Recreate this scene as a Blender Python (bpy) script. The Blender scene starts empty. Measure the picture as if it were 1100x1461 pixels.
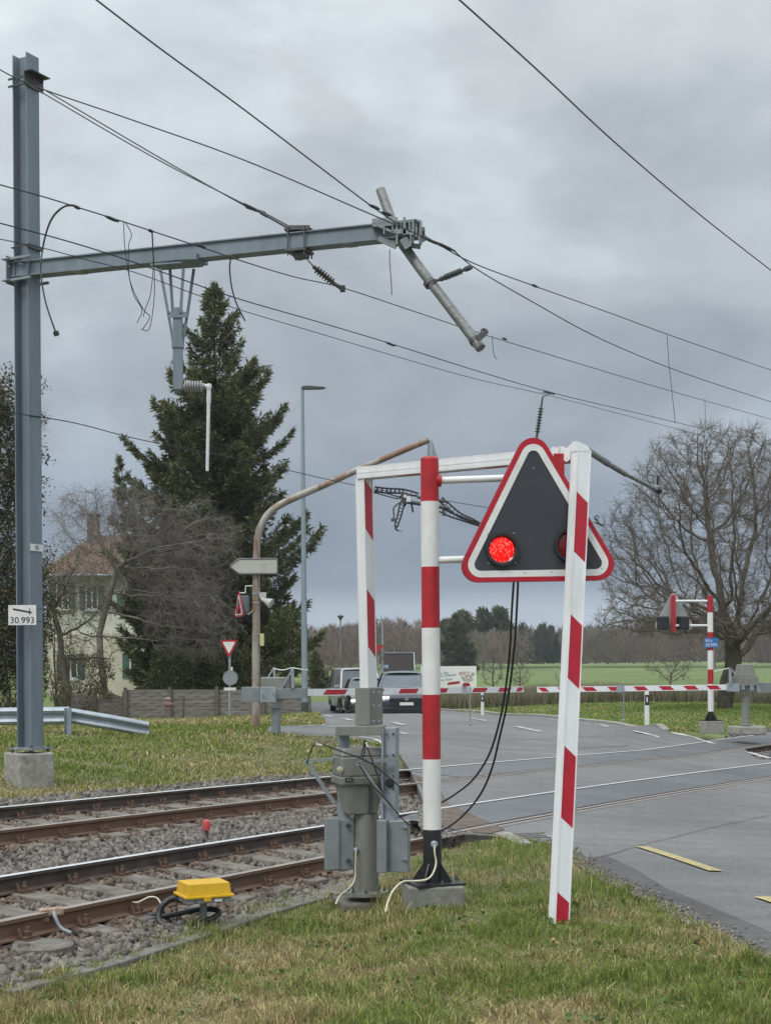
import bpy, bmesh, math, random
import numpy as np
from mathutils import Vector, Matrix
from mathutils.geometry import delaunay_2d_cdt
scene = bpy.context.scene
COL = scene.collection
random.seed(7); RNG = np.random.default_rng(7)
PI = math.pi
# ------------------------------------------------------------------ camera, world, sun, exposure
F = 2100.0; EYE = 1.60; HX, HY = 550.0, 945.0; ROLL = math.radians(0.4)
CR, SR = math.cos(ROLL), math.sin(ROLL)
cam_d = bpy.data.cameras.new('camera'); cam = bpy.data.objects.new('camera', cam_d); COL.objects.link(cam)
cam.matrix_world = Matrix(((CR, SR, 0, 0), (0, 0, -1, 0), (-SR, CR, 0, EYE), (0, 0, 0, 1)))
cam_d.sensor_width = 36; cam_d.sensor_fit = 'AUTO'
cam_d.lens = F / 1461 * 36; cam_d.shift_y = (HY - 730.5) / 1461
cam_d.clip_start = 0.1; cam_d.clip_end = 9000
scene.camera = cam
scene.view_settings.view_transform = 'Standard'; scene.view_settings.look = 'None'
scene.view_settings.exposure = 0.35; scene.view_settings.gamma = 1.0

SUN_EL, SUN_AZ = math.radians(48), math.radians(215)   # high, soft, behind the camera and to its left
world = bpy.data.worlds.new("World"); scene.world = world; world.use_nodes = True
nt = world.node_tree; nt.nodes.clear(); L = nt.links.new
def wn(t, **k):
    n = nt.nodes.new(t)
    for a, b in k.items(): setattr(n, a, b)
    return n
out = wn('ShaderNodeOutputWorld'); bgn = wn('ShaderNodeBackground'); bgn.inputs[1].default_value = 1.0
sky = wn('ShaderNodeTexSky', sky_type='NISHITA'); sky.sun_disc = False
sky.sun_elevation = SUN_EL; sky.sun_rotation = SUN_AZ
skm = wn('ShaderNodeVectorMath', operation='SCALE'); skm.inputs['Scale'].default_value = 0.05
L(sky.outputs[0], skm.inputs[0])
tc = wn('ShaderNodeTexCoord'); sep = wn('ShaderNodeSeparateXYZ'); L(tc.outputs['Generated'], sep.inputs[0])
mp = wn('ShaderNodeMapping'); mp.inputs['Scale'].default_value = (1.3, 1.3, 2.5); mp.inputs['Location'].default_value = (3.1, .9, 2.3)
L(tc.outputs['Generated'], mp.inputs[0])
n1 = wn('ShaderNodeTexNoise'); n1.inputs['Scale'].default_value = 2.6; n1.inputs['Detail'].default_value = 5; n1.inputs['Roughness'].default_value = .5; n1.inputs['Distortion'].default_value = .4
n2 = wn('ShaderNodeTexNoise'); n2.inputs['Scale'].default_value = 7.; n2.inputs['Detail'].default_value = 6; n2.inputs['Roughness'].default_value = .55
L(mp.outputs[0], n1.inputs[0]); L(mp.outputs[0], n2.inputs[0])
def mth(op, a, b=None, c=None):
    n = wn('ShaderNodeMath', operation=op)
    for i, v in enumerate((a, b, c)):
        if v is None: continue
        if isinstance(v, (int, float)): n.inputs[i].default_value = v
        else: L(v, n.inputs[i])
    return n.outputs[0]
def ramp(pts, fac, mode='EASE'):
    r = wn('ShaderNodeValToRGB'); cr = r.color_ramp; cr.interpolation = mode
    for i, (p, c) in enumerate(pts):
        e = cr.elements[i] if i < 2 else cr.elements.new(p)
        e.position = p; e.color = (*c, 1)
    L(fac, r.inputs[0]); return r.outputs[0]
zz = mth('ADD', sep.outputs[2], mth('MULTIPLY', mth('SUBTRACT', n2.outputs[0], .5), .022))
elev = ramp([(0, (.35, .40, .46)), (.036, (.38, .43, .49)), (.050, (.15, .19, .26)), (.085, (.20, .245, .315)),
             (.16, (.33, .365, .41)), (.28, (.44, .475, .505)), (.42, (.55, .59, .61)), (.62, (.95, 1.0, 1.03)), (1.0, (1.75, 1.8, 1.85))], zz, 'LINEAR')
patch = ramp([(.34, (.77, .785, .805)), (.48, (.94, .94, .95)), (.56, (1.08, 1.11, 1.12)), (.66, (1.30, 1.32, 1.30))], n1.outputs[0], 'EASE')
fine = ramp([(.36, (.90, .91, .925)), (.64, (1.08, 1.08, 1.07))], n2.outputs[0], 'EASE')
def cmul(a, b):
    m = wn('ShaderNodeMix', data_type='RGBA', blend_type='MULTIPLY'); m.inputs[0].default_value = 1
    L(a, m.inputs[6]); L(b, m.inputs[7]); return m.outputs[2]
cloud = cmul(cmul(elev, patch), fine)
mx = wn('ShaderNodeMix', data_type='RGBA'); mx.inputs[0].default_value = .93
L(skm.outputs[0], mx.inputs[6]); L(cloud, mx.inputs[7])
L(mx.outputs[2], bgn.inputs[0]); L(bgn.outputs[0], out.inputs[0])
sd = bpy.data.lights.new('sun', 'SUN'); sd.energy = 1.3; sd.angle = math.radians(22); sd.color = (1, .96, .9)
so = bpy.data.objects.new('sun', sd); COL.objects.link(so)
dirv = Vector((math.sin(SUN_AZ) * math.cos(SUN_EL), math.cos(SUN_AZ) * math.cos(SUN_EL), math.sin(SUN_EL)))
so.rotation_euler = dirv.to_track_quat('Z', 'Y').to_euler(); so.location = (0, 0, 30)

# ------------------------------------------------------------------ measuring helpers
def ray(px, py):
    u, v = px - HX, HY - py
    return (u * CR + v * SR) / F, (-u * SR + v * CR) / F     # X/Y and (Z-EYE)/Y
def P(px, py, d):
    a, b = ray(px, py); return Vector((a * d, d, EYE + b * d))
# the two tracks: a plan offset t across them and a run s along them
PHI, Z0, SLA, KUR, TA, TC_, SLB, GA = .4911, -.3436, -.0249, .0023, -10.374, -7.7352, -.0801, 1.06
PC, PS = math.cos(PHI), math.sin(PHI)
def ts(x, y):
    s = x * PS + y * PC; t = x * PC - y * PS
    return t - KUR * (np.clip(s, -10, 45) - 15) ** 2, s
def xy(t, s):
    t = t + KUR * (np.clip(s, -10, 45) - 15) ** 2
    return t * PC + s * PS, -t * PS + s * PC
def railz(t, s):
    return Z0 + SLA * (np.clip(s, -10, 30) - 15) + SLB * (t + 5)
def Pt(px, py, t):                                           # point on the vertical plane over offset t
    a, b = ray(px, py); d = t / (a * PC - PS)
    return Vector((a * d, d, EYE + b * d))
# terrain: thin plate spline through measured spots
ctl = []
def cp(px, py, d): p = P(px, py, d); ctl.append((p.x, p.y, p.z))
def cz(x, y, z): ctl.append((x, y, z))
cp(0, 1461, 7.3); cp(550, 1461, 7.15); cp(1100, 1461, 7.05)
cp(578, 1292, 10.6); cp(522, 1272, 11.4); cp(795, 1315, 9.95); cp(1100, 1375, 8.7); cp(290, 1316, 10.3)
cz(-3.5, 3, -.22); cz(3.5, 3, -.17); cz(0, 0, -.17); cz(8, 8, -.25)
for s_ in (4, 10, 16, 22, 28, 36):
    for t_ in (TC_ + GA + .7, TA - .9):
        x_, y_ = xy(t_, s_); cz(x_, y_, railz(t_, s_) - (.0 if 14 < s_ < 28 else .03))
cp(42, 1108, 18.0); cp(98, 1048, 26); cp(250, 1060, 25); cp(395, 1047, 27.3); cp(365, 1037, 30); cp(328, 1027, 42); cp(435, 1019, 42)
cp(1015, 1036, 36); cp(1068, 1047, 34); cp(880, 1034, 40); cp(570, 1026, 51); cp(490, 1018, 62); cp(700, 1020, 56)
cp(200, 1027, 50); cp(60, 1022, 50); cp(-300, 1040, 45); cp(1033, 1011, 52); cp(850, 1001, 64); cp(1300, 1015, 60)
cp(150, 992, 82); cp(440, 990, 95); cp(640, 988, 95); cp(1000, 980, 110); cp(850, 953, 320); cp(1200, 953, 330); cp(400, 958, 320); cp(100, 960, 320)
cz(-300, 300, -.5); cz(350, 350, 1); cz(0, 500, 2); cz(-60, 20, -.2); cz(70, 30, -.9)
CT = np.array(ctl)
def _k(r2): return np.where(r2 > 1e-9, r2 * np.log(np.maximum(r2, 1e-9)), 0) * .5
_n = len(CT); _d2 = ((CT[:, None, :2] - CT[None, :, :2]) ** 2).sum(-1)
_A = np.zeros((_n + 3, _n + 3)); _A[:_n, :_n] = _k(_d2) + np.eye(_n) * .6
_A[:_n, _n] = 1; _A[:_n, _n + 1:] = CT[:, :2]; _A[_n, :_n] = 1; _A[_n + 1:, :_n] = CT[:, :2].T
_w = np.linalg.solve(_A, np.concatenate([CT[:, 2], np.zeros(3)]))
def _sp(px, t): p = Pt(px, 1100, t); return float(ts(p.x, p.y)[1])
_sa, _sb = _sp(592, TA), _sp(610, TC_ + GA); SL1 = (_sb - _sa) / (TC_ + GA - TA); SL0 = _sa - SL1 * TA   # where the crossing's left end lies along the track
_sa, _sb = _sp(1062, TA), _sp(1130, TC_ + GA); SR1 = (_sb - _sa) / (TC_ + GA - TA); SR0 = _sa - SR1 * TA
def sstep(a, b, x): q = np.clip((x - a) / (b - a), 0, 1); return q * q * (3 - 2 * q)
def Hn(x, y):
    x = np.atleast_1d(np.asarray(x, float)); y = np.atleast_1d(np.asarray(y, float))
    res = np.empty(len(x))
    for i in range(0, len(x), 20000):
        a, b = x[i:i + 20000], y[i:i + 20000]
        r2 = (a[:, None] - CT[None, :, 0]) ** 2 + (b[:, None] - CT[None, :, 1]) ** 2
        res[i:i + 20000] = _k(r2) @ _w[:_n] + _w[_n] + _w[_n + 1] * a + _w[_n + 2] * b
    t, s = ts(x, y)
    out_ = np.maximum(TA - .25 - t, t - (TC_ + GA + .25)); w = sstep(0, 1.3, out_)
    w = np.maximum(w, sstep(40, 60, s))
    drop = .13 * (1 - sstep(-1.5, -.35, s - (SL0 + SL1 * t))) * (1 - sstep(1.0, 3.5, out_)) + .13 * sstep(.5, 2.0, s - (SR0 + SR1 * t)) * (1 - sstep(1.0, 3.5, out_))
    return res * w + (railz(t, s) - .012) * (1 - w) - drop
def H(x, y): return float(Hn(x, y)[0])
def G(px, py):                                               # where the ray through a pixel meets the ground
    a, b = ray(px, py); Y = np.geomspace(5, 700, 1500); d = EYE + b * Y - Hn(a * Y, Y)
    k = np.argmax(d < 0)
    if k == 0: k = len(Y) - 1
    q = d[k - 1] / (d[k - 1] - d[k]); Yh = Y[k - 1] + (Y[k] - Y[k - 1]) * q
    return Vector((a * Yh, Yh, EYE + b * Yh))
def inpoly(x, y, poly):
    x = np.asarray(x); y = np.asarray(y); r = np.zeros(x.shape, bool); n = len(poly)
    for i in range(n):
        x1, y1 = poly[i][:2]; x2, y2 = poly[(i + 1) % n][:2]
        if y1 == y2: continue
        c = ((y1 > y) != (y2 > y)) & (x < (x2 - x1) * (y - y1) / (y2 - y1) + x1); r ^= c
    return r
def catmull(pts, n=6):
    pts = [Vector(p) for p in pts]
    if len(pts) < 3: 
        return [pts[0].lerp(pts[1], i / n) for i in range(n + 1)]
    q = [pts[0] * 2 - pts[1]] + pts + [pts[-1] * 2 - pts[-2]]; o = []
    for i in range(1, len(q) - 2):
        for j in range(n):
            t = j / n; a, b, c, d = q[i - 1], q[i], q[i + 1], q[i + 2]
            o.append(.5 * ((2 * b) + (c - a) * t + (2 * a - 5 * b + 4 * c - d) * t * t + (3 * b - a - 3 * c + d) * t ** 3))
    o.append(pts[-1]); return o

# ------------------------------------------------------------------ materials
MATS = {}
def M(name, col, rough=.6, metal=0., var=.12, scale=6., bump=0., col2=None, dirt=0., dcol=(.12, .10, .075), dlo=.5, dhi=.72, emit=0., coat=0., stretch=None, spec=.5, alpha=None):
    if name in MATS: return MATS[name]
    m = bpy.data.materials.new(name); m.use_nodes = True; t = m.node_tree; b = t.nodes['Principled BSDF']; l = t.links.new
    b.inputs['Roughness'].default_value = rough; b.inputs['Metallic'].default_value = metal
    b.inputs['Specular IOR Level'].default_value = spec; b.inputs['Coat Weight'].default_value = coat
    tc = t.nodes.new('ShaderNodeTexCoord'); mpn = t.nodes.new('ShaderNodeMapping')
    if stretch: mpn.inputs['Scale'].default_value = stretch
    l(tc.outputs['Object'], mpn.inputs[0])
    n = t.nodes.new('ShaderNodeTexNoise'); n.inputs['Scale'].default_value = scale; n.inputs['Detail'].default_value = 6; n.inputs['Roughness'].default_value = .62
    l(mpn.outputs[0], n.inputs[0])
    r = t.nodes.new('ShaderNodeValToRGB'); c2 = col2 or tuple(min(1, c * (1 + var)) for c in col)
    c1 = tuple(c * (1 - var) for c in col)
    r.color_ramp.elements[0].position = .34; r.color_ramp.elements[0].color = (*c1, 1)
    r.color_ramp.elements[1].position = .66; r.color_ramp.elements[1].color = (*c2, 1)
    l(n.outputs[0], r.inputs[0]); cout = r.outputs[0]
    if dirt:
        n3 = t.nodes.new('ShaderNodeTexNoise'); n3.inputs['Scale'].default_value = scale * .35; n3.inputs['Detail'].default_value = 8; n3.inputs['Roughness'].default_value = .75
        l(mpn.outputs[0], n3.inputs[0])
        rr = t.nodes.new('ShaderNodeMapRange'); rr.inputs[1].default_value = dlo; rr.inputs[2].default_value = dhi; rr.inputs[4].default_value = dirt
        l(n3.outputs[0], rr.inputs[0]); mx = t.nodes.new('ShaderNodeMix'); mx.data_type = 'RGBA'
        l(rr.outputs[0], mx.inputs[0]); l(cout, mx.inputs[6]); mx.inputs[7].default_value = (*dcol, 1); cout = mx.outputs[2]
    l(cout, b.inputs['Base Color'])
    if bump:
        bm_ = t.nodes.new('ShaderNodeBump'); bm_.inputs['Strength'].default_value = bump; bm_.inputs['Distance'].default_value = .02
        l(n.outputs[0], bm_.inputs['Height']); l(bm_.outputs[0], b.inputs['Normal'])
    if emit:
        l(cout, b.inputs['Emission Color']); b.inputs['Emission Strength'].default_value = emit
    if alpha is not None: b.inputs['Alpha'].default_value = alpha
    MATS[name] = m; return m
def MC(name, rough=.7, spec=.2, trans=0.):                    # colour from the mesh attribute 'col'
    if name in MATS: return MATS[name]
    m = bpy.data.materials.new(name); m.use_nodes = True; t = m.node_tree; b = t.nodes['Principled BSDF']
    b.inputs['Roughness'].default_value = rough; b.inputs['Specular IOR Level'].default_value = spec
    a = t.nodes.new('ShaderNodeAttribute'); a.attribute_name = 'col'; t.links.new(a.outputs['Color'], b.inputs['Base Color'])
    if trans:
        tr = t.nodes.new('ShaderNodeBsdfTranslucent'); mx = t.nodes.new('ShaderNodeMixShader'); mx.inputs[0].default_value = trans
        t.links.new(a.outputs['Color'], tr.inputs[0]); t.links.new(b.outputs[0], mx.inputs[1]); t.links.new(tr.outputs[0], mx.inputs[2])
        t.links.new(mx.outputs[0], t.nodes['Material Output'].inputs[0])
    MATS[name] = m; return m
galv = M('galvanised steel', (.30, .34, .38), .5, .35, .14, 5, .08)
galv2 = M('weathered galvanised steel', (.25, .28, .30), .55, .3, .2, 9, .15, dirt=.35)
mastm = M('mast steel', (.185, .225, .262), .5, .2, .16, 3, .05, stretch=(1.6, 1.6, .22), dirt=.45, dcol=(.13, .15, .165))
darkm = M('dark fitting metal', (.09, .095, .10), .5, .4, .25, 20, .2)
wirem = M('wire', (.035, .037, .04), .45, .5, .1, 30)
blk = M('black rubber', (.02, .02, .022), .45, 0, .2, 20)
blkp = M('black paint', (.018, .019, .022), .35, 0, .25, 12, .1, dirt=.3)
olive = M('olive grey enamel', (.205, .212, .19), .5, .1, .10, 7, .1, dirt=.5, dcol=(.13, .125, .105), dlo=.46, dhi=.7, stretch=(1.5, 1.5, .5))
conc = M('concrete', (.30, .29, .26), .9, 0, .22, 14, .5, dirt=.5)
white = M('white reflective sheet', (.73, .75, .76), .38, 0, .05, 6, .02, dirt=.30, dcol=(.45, .45, .43), stretch=(2.5, 2.5, .5))
whitep = M('white paint', (.70, .71, .70), .45, 0, .06, 9, .04, dirt=.34, dcol=(.40, .39, .35))
redr = M('red reflective sheet', (.42, .010, .026), .35, 0, .1, 8, 0)
redp = M('red paint', (.40, .014, .022), .42, 0, .16, 10, .04, dirt=.4, dcol=(.33, .05, .05))
cream_c = M('cream cable', (.62, .58, .44), .5, 0, .1, 20)
glass = M('dark window glass', (.03, .04, .05), .06, 0, .1, 3)
rust = M('rusty steel', (.17, .095, .06), .85, .05, .35, 14, .5, col2=(.10, .07, .055))

# ------------------------------------------------------------------ mesh builder
class MB:
    def __init__(s): s.v = []; s.f = []; s.m = []; s.cur = 0
    def mat(s, i): s.cur = i; return s
    def add(s, vs, fs):
        o = len(s.v); s.v += [Vector(v) for v in vs]; s.f += [tuple(i + o for i in f) for f in fs]; s.m += [s.cur] * len(fs); return s
    def hexa(s, a, b): return s.add(list(a) + list(b), [(3, 2, 1, 0), (4, 5, 6, 7), (0, 1, 5, 4), (1, 2, 6, 5), (2, 3, 7, 6), (3, 0, 4, 7)])
    def box(s, c, sz, rz=0., R=None):
        c = Vector(c); R = R or Matrix.Rotation(rz, 3, 'Z'); x, y, z = sz[0] / 2, sz[1] / 2, sz[2] / 2
        q = lambda k: [c + R @ Vector(p) for p in ((-x, -y, k), (x, -y, k), (x, y, k), (-x, y, k))]
        return s.hexa(q(-z), q(z))
    def beam(s, p0, p1, w, h):                                # w and h are full size vectors
        p0, p1, w, h = map(Vector, (p0, p1, w, h)); w = w / 2; h = h / 2
        return s.hexa([p0 - w - h, p0 + w - h, p0 + w + h, p0 - w + h], [p1 - w - h, p1 + w - h, p1 + w + h, p1 - w + h])
    def bar(s, p0, p1, w, h=None, up=(0, 0, 1)):
        p0, p1 = Vector(p0), Vector(p1); d = (p1 - p0).normalized(); up = Vector(up)
        if abs(d.dot(up)) > .98: up = Vector((0, 1, 0))
        sx = d.cross(up).normalized(); sy = sx.cross(d).normalized()
        return s.beam(p0, p1, sx * w, sy * (h or w))
    def tube(s, pts, r, n=8, cap=True):
        pts = [Vector(p) for p in pts]; k = len(pts); rs = r if isinstance(r, (list, tuple)) else [r] * k
        ref = None; rings = []
        for i, p in enumerate(pts):
            d = (pts[min(i + 1, k - 1)] - pts[max(i - 1, 0)])
            d = d.normalized() if d.length > 1e-9 else Vector((0, 0, 1))
            if ref is None: ref = d.orthogonal().normalized()
            ref = (ref - d * ref.dot(d)); ref = ref.normalized() if ref.length > 1e-6 else d.orthogonal().normalized()
            b = d.cross(ref)
            rings += [p + (ref * math.cos(2 * PI * j / n) + b * math.sin(2 * PI * j / n)) * rs[i] for j in range(n)]
        fs = [(i * n + j, i * n + (j + 1) % n, (i + 1) * n + (j + 1) % n, (i + 1) * n + j) for i in range(k - 1) for j in range(n)]
        if cap: fs += [tuple(range(n))[::-1], tuple(range((k - 1) * n, k * n))]
        return s.add(rings, fs)
    def lathe(s, base, prof, n=16, axis=(0, 0, 1), ring=False):
        if ring: prof = list(prof) + [prof[0]]           # prof: (radius, height) pairs
        ax = Vector(axis).normalized(); b = Vector(base)
        q = Vector((0, 0, 1)).rotation_difference(ax)
        vs = [b + q @ Vector((r * math.cos(2 * PI * j / n), r * math.sin(2 * PI * j / n), h)) for r, h in prof for j in range(n)]
        k = len(prof)
        fs = [(i * n + j, i * n + (j + 1) % n, (i + 1) * n + (j + 1) % n, (i + 1) * n + j) for i in range(k - 1) for j in range(n)]
        if not ring: fs += [tuple(range(n))[::-1], tuple(range((k - 1) * n, k * n))]
        return s.add(vs, fs)
    def prism(s, poly, o, ux, uy, th):                        # poly in the plane (ux,uy) at o, thickness vector from ux x uy
        o, ux, uy = Vector(o), Vector(ux), Vector(uy); nn = ux.cross(uy).normalized() * th; n = len(poly)
        a = [o + ux * p[0] + uy * p[1] for p in poly]
        return s.add(a + [p + nn for p in a], [tuple(range(n))[::-1], tuple(range(n, 2 * n))] + [(i, (i + 1) % n, n + (i + 1) % n, n + i) for i in range(n)])
    def text(s, body, o, ux, uy, size, align='LEFT', th=.0015):
        cu = bpy.data.curves.new('lettering', 'FONT'); cu.body = body; cu.size = size; cu.align_x = align; cu.extrude = th; cu.resolution_u = 3
        ob = bpy.data.objects.new('lettering', cu); COL.objects.link(ob)
        dg = bpy.context.evaluated_depsgraph_get(); me = bpy.data.meshes.new_from_object(ob.evaluated_get(dg))
        o, ux, uy = Vector(o), Vector(ux).normalized(), Vector(uy).normalized(); nn = ux.cross(uy)
        s.add([o + ux * v.co.x + uy * v.co.y + nn * v.co.z for v in me.vertices], [tuple(p.vertices) for p in me.polygons])
        bpy.data.objects.remove(ob); bpy.data.curves.remove(cu); bpy.data.meshes.remove(me); return s
    def make(s, name, mats, loc=(0, 0, 0), smooth=False, bevel=0., parent=None, sm_ang=40):
        loc = Vector(loc); me = bpy.data.meshes.new(name); me.from_pydata([v - loc for v in s.v], [], s.f)
        mats = mats if isinstance(mats, (list, tuple)) else [mats]
        for m in mats: me.materials.append(m)
        if len(mats) > 1: me.polygons.foreach_set('material_index', s.m)
        if smooth:
            me.polygons.foreach_set('use_smooth', [True] * len(me.polygons))
            try: me.set_sharp_from_angle(angle=math.radians(sm_ang))
            except Exception: pass
        ob = bpy.data.objects.new(name, me); COL.objects.link(ob)
        if bevel:
            bv = ob.modifiers.new('bevel', 'BEVEL'); bv.width = bevel; bv.segments = 2; bv.limit_method = 'ANGLE'
        if parent: ob.parent = parent
        else: ob.location = loc
        return ob
def tag(o, label=None, cat=None, group=None, kind=None):
    if label: o['label'] = label
    if cat: o['category'] = cat
    if group: o['group'] = group
    if kind: o['kind'] = kind
    return o
class T:
    def __init__(s, name, label, cat, loc, group=None):
        s.loc = Vector(loc); s.o = bpy.data.objects.new(name, None); COL.objects.link(s.o); s.o.location = s.loc
        s.o.empty_display_size = .2; tag(s.o, label, cat, group)
    def part(s, name, mb, mats, parent=None, smooth=False, bevel=0., label=None):
        ob = mb.make(name, mats, s.loc, smooth, bevel, parent or s.o)
        if label: ob['label'] = label
        return ob
def single(name, label, cat, mb, mats, loc=(0, 0, 0), group=None, smooth=False, bevel=0.):
    return tag(mb.make(name, mats, loc, smooth, bevel), label, cat, group)
def npmesh(name, V, Fc, nper, mats, col=None, smooth=False, loc=(0, 0, 0), parent=None):
    """fast mesh from arrays; Fc is flat loop indices with nper verts per face"""
    me = bpy.data.meshes.new(name); V = np.asarray(V, np.float32).reshape(-1, 3) - np.array(loc, np.float32); Fc = np.asarray(Fc, np.int32).ravel()
    me.vertices.add(len(V)); me.vertices.foreach_set('co', V.ravel())
    nf = len(Fc) // nper; me.loops.add(len(Fc)); me.loops.foreach_set('vertex_index', Fc)
    me.polygons.add(nf); me.polygons.foreach_set('loop_start', np.arange(0, len(Fc), nper, dtype=np.int32))
    me.update(calc_edges=True)
    if smooth: me.polygons.foreach_set('use_smooth', np.ones(nf, bool))
    for m in (mats if isinstance(mats, (list, tuple)) else [mats]): me.materials.append(m)
    if col is not None:
        at = me.attributes.new('col', 'FLOAT_COLOR', 'POINT'); c = np.ones((len(V), 4), np.float32); c[:, :3] = col
        at.data.foreach_set('color', c.ravel())
    ob = bpy.data.objects.new(name, me); COL.objects.link(ob)
    if parent: ob.parent = parent
    else: ob.location = loc
    return ob
def vnoise(x, y, sc, seed=0):                                 # cheap smooth value noise on arrays
    r = np.random.default_rng(seed).random((64, 64)); X = np.asarray(x) / sc; Y = np.asarray(y) / sc
    i = np.floor(X).astype(int); j = np.floor(Y).astype(int); fx = X - i; fy = Y - j; fx = fx * fx * (3 - 2 * fx); fy = fy * fy * (3 - 2 * fy)
    g = lambda a, b: r[a % 64, b % 64]
    return (g(i, j) * (1 - fx) + g(i + 1, j) * fx) * (1 - fy) + (g(i, j + 1) * (1 - fx) + g(i + 1, j + 1) * fx) * fy
# ------------------------------------------------------------------ ground, field, road, tracks
def plan(pxs): return [tuple(G(*p)[:2]) for p in pxs]
ROADPX = [(1100, 1376), (1045, 1346), (985, 1314), (930, 1286), (880, 1262), (848, 1245), (822, 1226), (790, 1204), (745, 1197), (700, 1193), (655, 1190),
          (622, 1196), (608, 1180), (606, 1150), (596, 1122), (586, 1100), (572, 1080), (556, 1066), (520, 1057), (470, 1052), (420, 1049), (380, 1045),
          (385, 1036), (430, 1035), (458, 1034), (466, 1031), (459, 1024), (446, 1015), (428, 1009), (400, 1005), (360, 1002)]
ROADPX2 = [(400, 999), (450, 1001), (540, 1005), (625, 1013), (700, 1018), (800, 1025), (880, 1034), (950, 1044), (1000, 1054), (1022, 1061), (1058, 1065),
           (1078, 1083), (1130, 1086)]
road_poly = plan(ROADPX) + plan(ROADPX2)
road_poly += [xy(-8.3, 33)[:2], (17, 24), (22, 12), (14, 3), (6.5, -4), (4.2, 2)]
road_poly = [(float(a), float(b)) for a, b in road_poly]
def sheet(name, poly, mat, dz, step=.5, skirt=0., kind='structure', smooth=True):
    poly = [Vector(p).to_2d() if len(p) > 2 else Vector(p) for p in poly]
    bd = []
    for i, p in enumerate(poly):
        q = poly[(i + 1) % len(poly)]; k = max(1, int((q - p).length / step)); bd += [p.lerp(q, j / k) for j in range(k)]
    ar = [(p.x, p.y) for p in bd]
    x0, x1 = min(a[0] for a in ar), max(a[0] for a in ar); y0, y1 = min(a[1] for a in ar), max(a[1] for a in ar)
    gx, gy = np.meshgrid(np.arange(x0, x1, step), np.arange(y0, y1, step)); gx = gx.ravel(); gy = gy.ravel() + .003
    k = inpoly(gx, gy, ar); vin = bd + [Vector((a, b)) for a, b in zip(gx[k], gy[k])]
    n = len(bd)
    vo, _, fo, *_r = delaunay_2d_cdt(vin, [(i, (i + 1) % n) for i in range(n)], [list(range(n))], 1, 1e-5)
    X = np.array([v.x for v in vo]); Y = np.array([v.y for v in vo]); Z = Hn(X, Y) + dz
    vs = [Vector(p) for p in zip(X, Y, Z)]; fs = [tuple(f) for f in fo]
    mb = MB().add(vs, fs)
    if skirt:
        zz_ = Hn(np.array([p.x for p in bd]), np.array([p.y for p in bd])) + dz
        a = [Vector((p.x, p.y, z)) for p, z in zip(bd, zz_)]; mb.add(a + [p - Vector((0, 0, skirt)) for p in a], [(i, (i + 1) % n, n + (i + 1) % n, n + i) for i in range(n)])
    ob = mb.make(name, mat); tag(ob, kind=kind)
    if smooth: ob.data.polygons.foreach_set('use_smooth', [True] * len(ob.data.polygons))
    bpy.context.view_layer.update()
    return ob
# asphalt with aggregate grain, patches and faint tyre streaks
def asphalt(name, base, patch, grain=.25, rough=.75):
    m = bpy.data.materials.new(name); m.use_nodes = True; t = m.node_tree; b = t.nodes['Principled BSDF']; l = t.links.new
    tcx = t.nodes.new('ShaderNodeTexCoord')
    def nz(sc, det=4, st=None, rg=.6):
        n = t.nodes.new('ShaderNodeTexNoise'); n.inputs['Scale'].default_value = sc; n.inputs['Detail'].default_value = det; n.inputs['Roughness'].default_value = rg
        mpx = t.nodes.new('ShaderNodeMapping'); l(tcx.outputs['Object'], mpx.inputs[0]); l(mpx.outputs[0], n.inputs[0])
        if st: mpx.inputs['Scale'].default_value = st[0]; mpx.inputs['Rotation'].default_value = (0, 0, st[1])
        return n.outputs[0]
    def rp(f, p0, c0, p1, c1):
        r = t.nodes.new('ShaderNodeValToRGB'); r.color_ramp.elements[0].position = p0; r.color_ramp.elements[0].color = (*c0, 1)
        r.color_ramp.elements[1].position = p1; r.color_ramp.elements[1].color = (*c1, 1); l(f, r.inputs[0]); return r.outputs[0]
    def mul(a, c):
        x = t.nodes.new('ShaderNodeMix'); x.data_type = 'RGBA'; x.blend_type = 'MULTIPLY'; x.inputs[0].default_value = 1; l(a, x.inputs[6]); l(c, x.inputs[7]); return x.outputs[2]
    g = 1 - grain; h = 1 + grain
    c = rp(nz(.35, 6), .36, base, .64, patch)
    c = mul(c, rp(nz(75, 2), .3, (g, g, g), .72, (h, h, h)))
    c = mul(c, rp(nz(24, 3), .36, (.86, .86, .855), .62, (1.12, 1.12, 1.12)))
    c = mul(c, rp(nz(1, 5, ((.22, 2.6, 1), math.radians(38))), .34, (.88, .88, .885), .62, (1.06, 1.06, 1.055)))
    c = mul(c, rp(nz(6, 8, None, .75), .42, (.88, .88, .87), .55, (1.03, 1.03, 1.03)))
    l(c, b.inputs['Base Color'])
    rr = t.nodes.new('ShaderNodeMapRange'); rr.inputs[3].default_value = rough - .2; rr.inputs[4].default_value = rough + .15; l(nz(.8, 5), rr.inputs[0]); l(rr.outputs[0], b.inputs['Roughness'])
    bp = t.nodes.new('ShaderNodeBump'); bp.inputs['Strength'].default_value = .35; bp.inputs['Distance'].default_value = .006; l(nz(90, 3), bp.inputs['Height']); l(bp.outputs[0], b.inputs['Normal'])
    MATS[name] = m; return m
asp = asphalt('asphalt', (.110, .110, .109), (.158, .156, .151), .34, .62)
aspd = asphalt('dark asphalt', (.060, .060, .060), (.115, .112, .108), .5, .8)
panelm = asphalt('crossing panel rubber', (.078, .084, .092), (.115, .12, .127), .2, .5)
turf = M('turf soil', (.115, .12, .05), .95, 0, .3, 3.5, .6, col2=(.17, .155, .075))
turf2 = M('bright verge turf', (.13, .185, .05), .95, 0, .2, .6, .3, col2=(.18, .20, .075))
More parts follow.
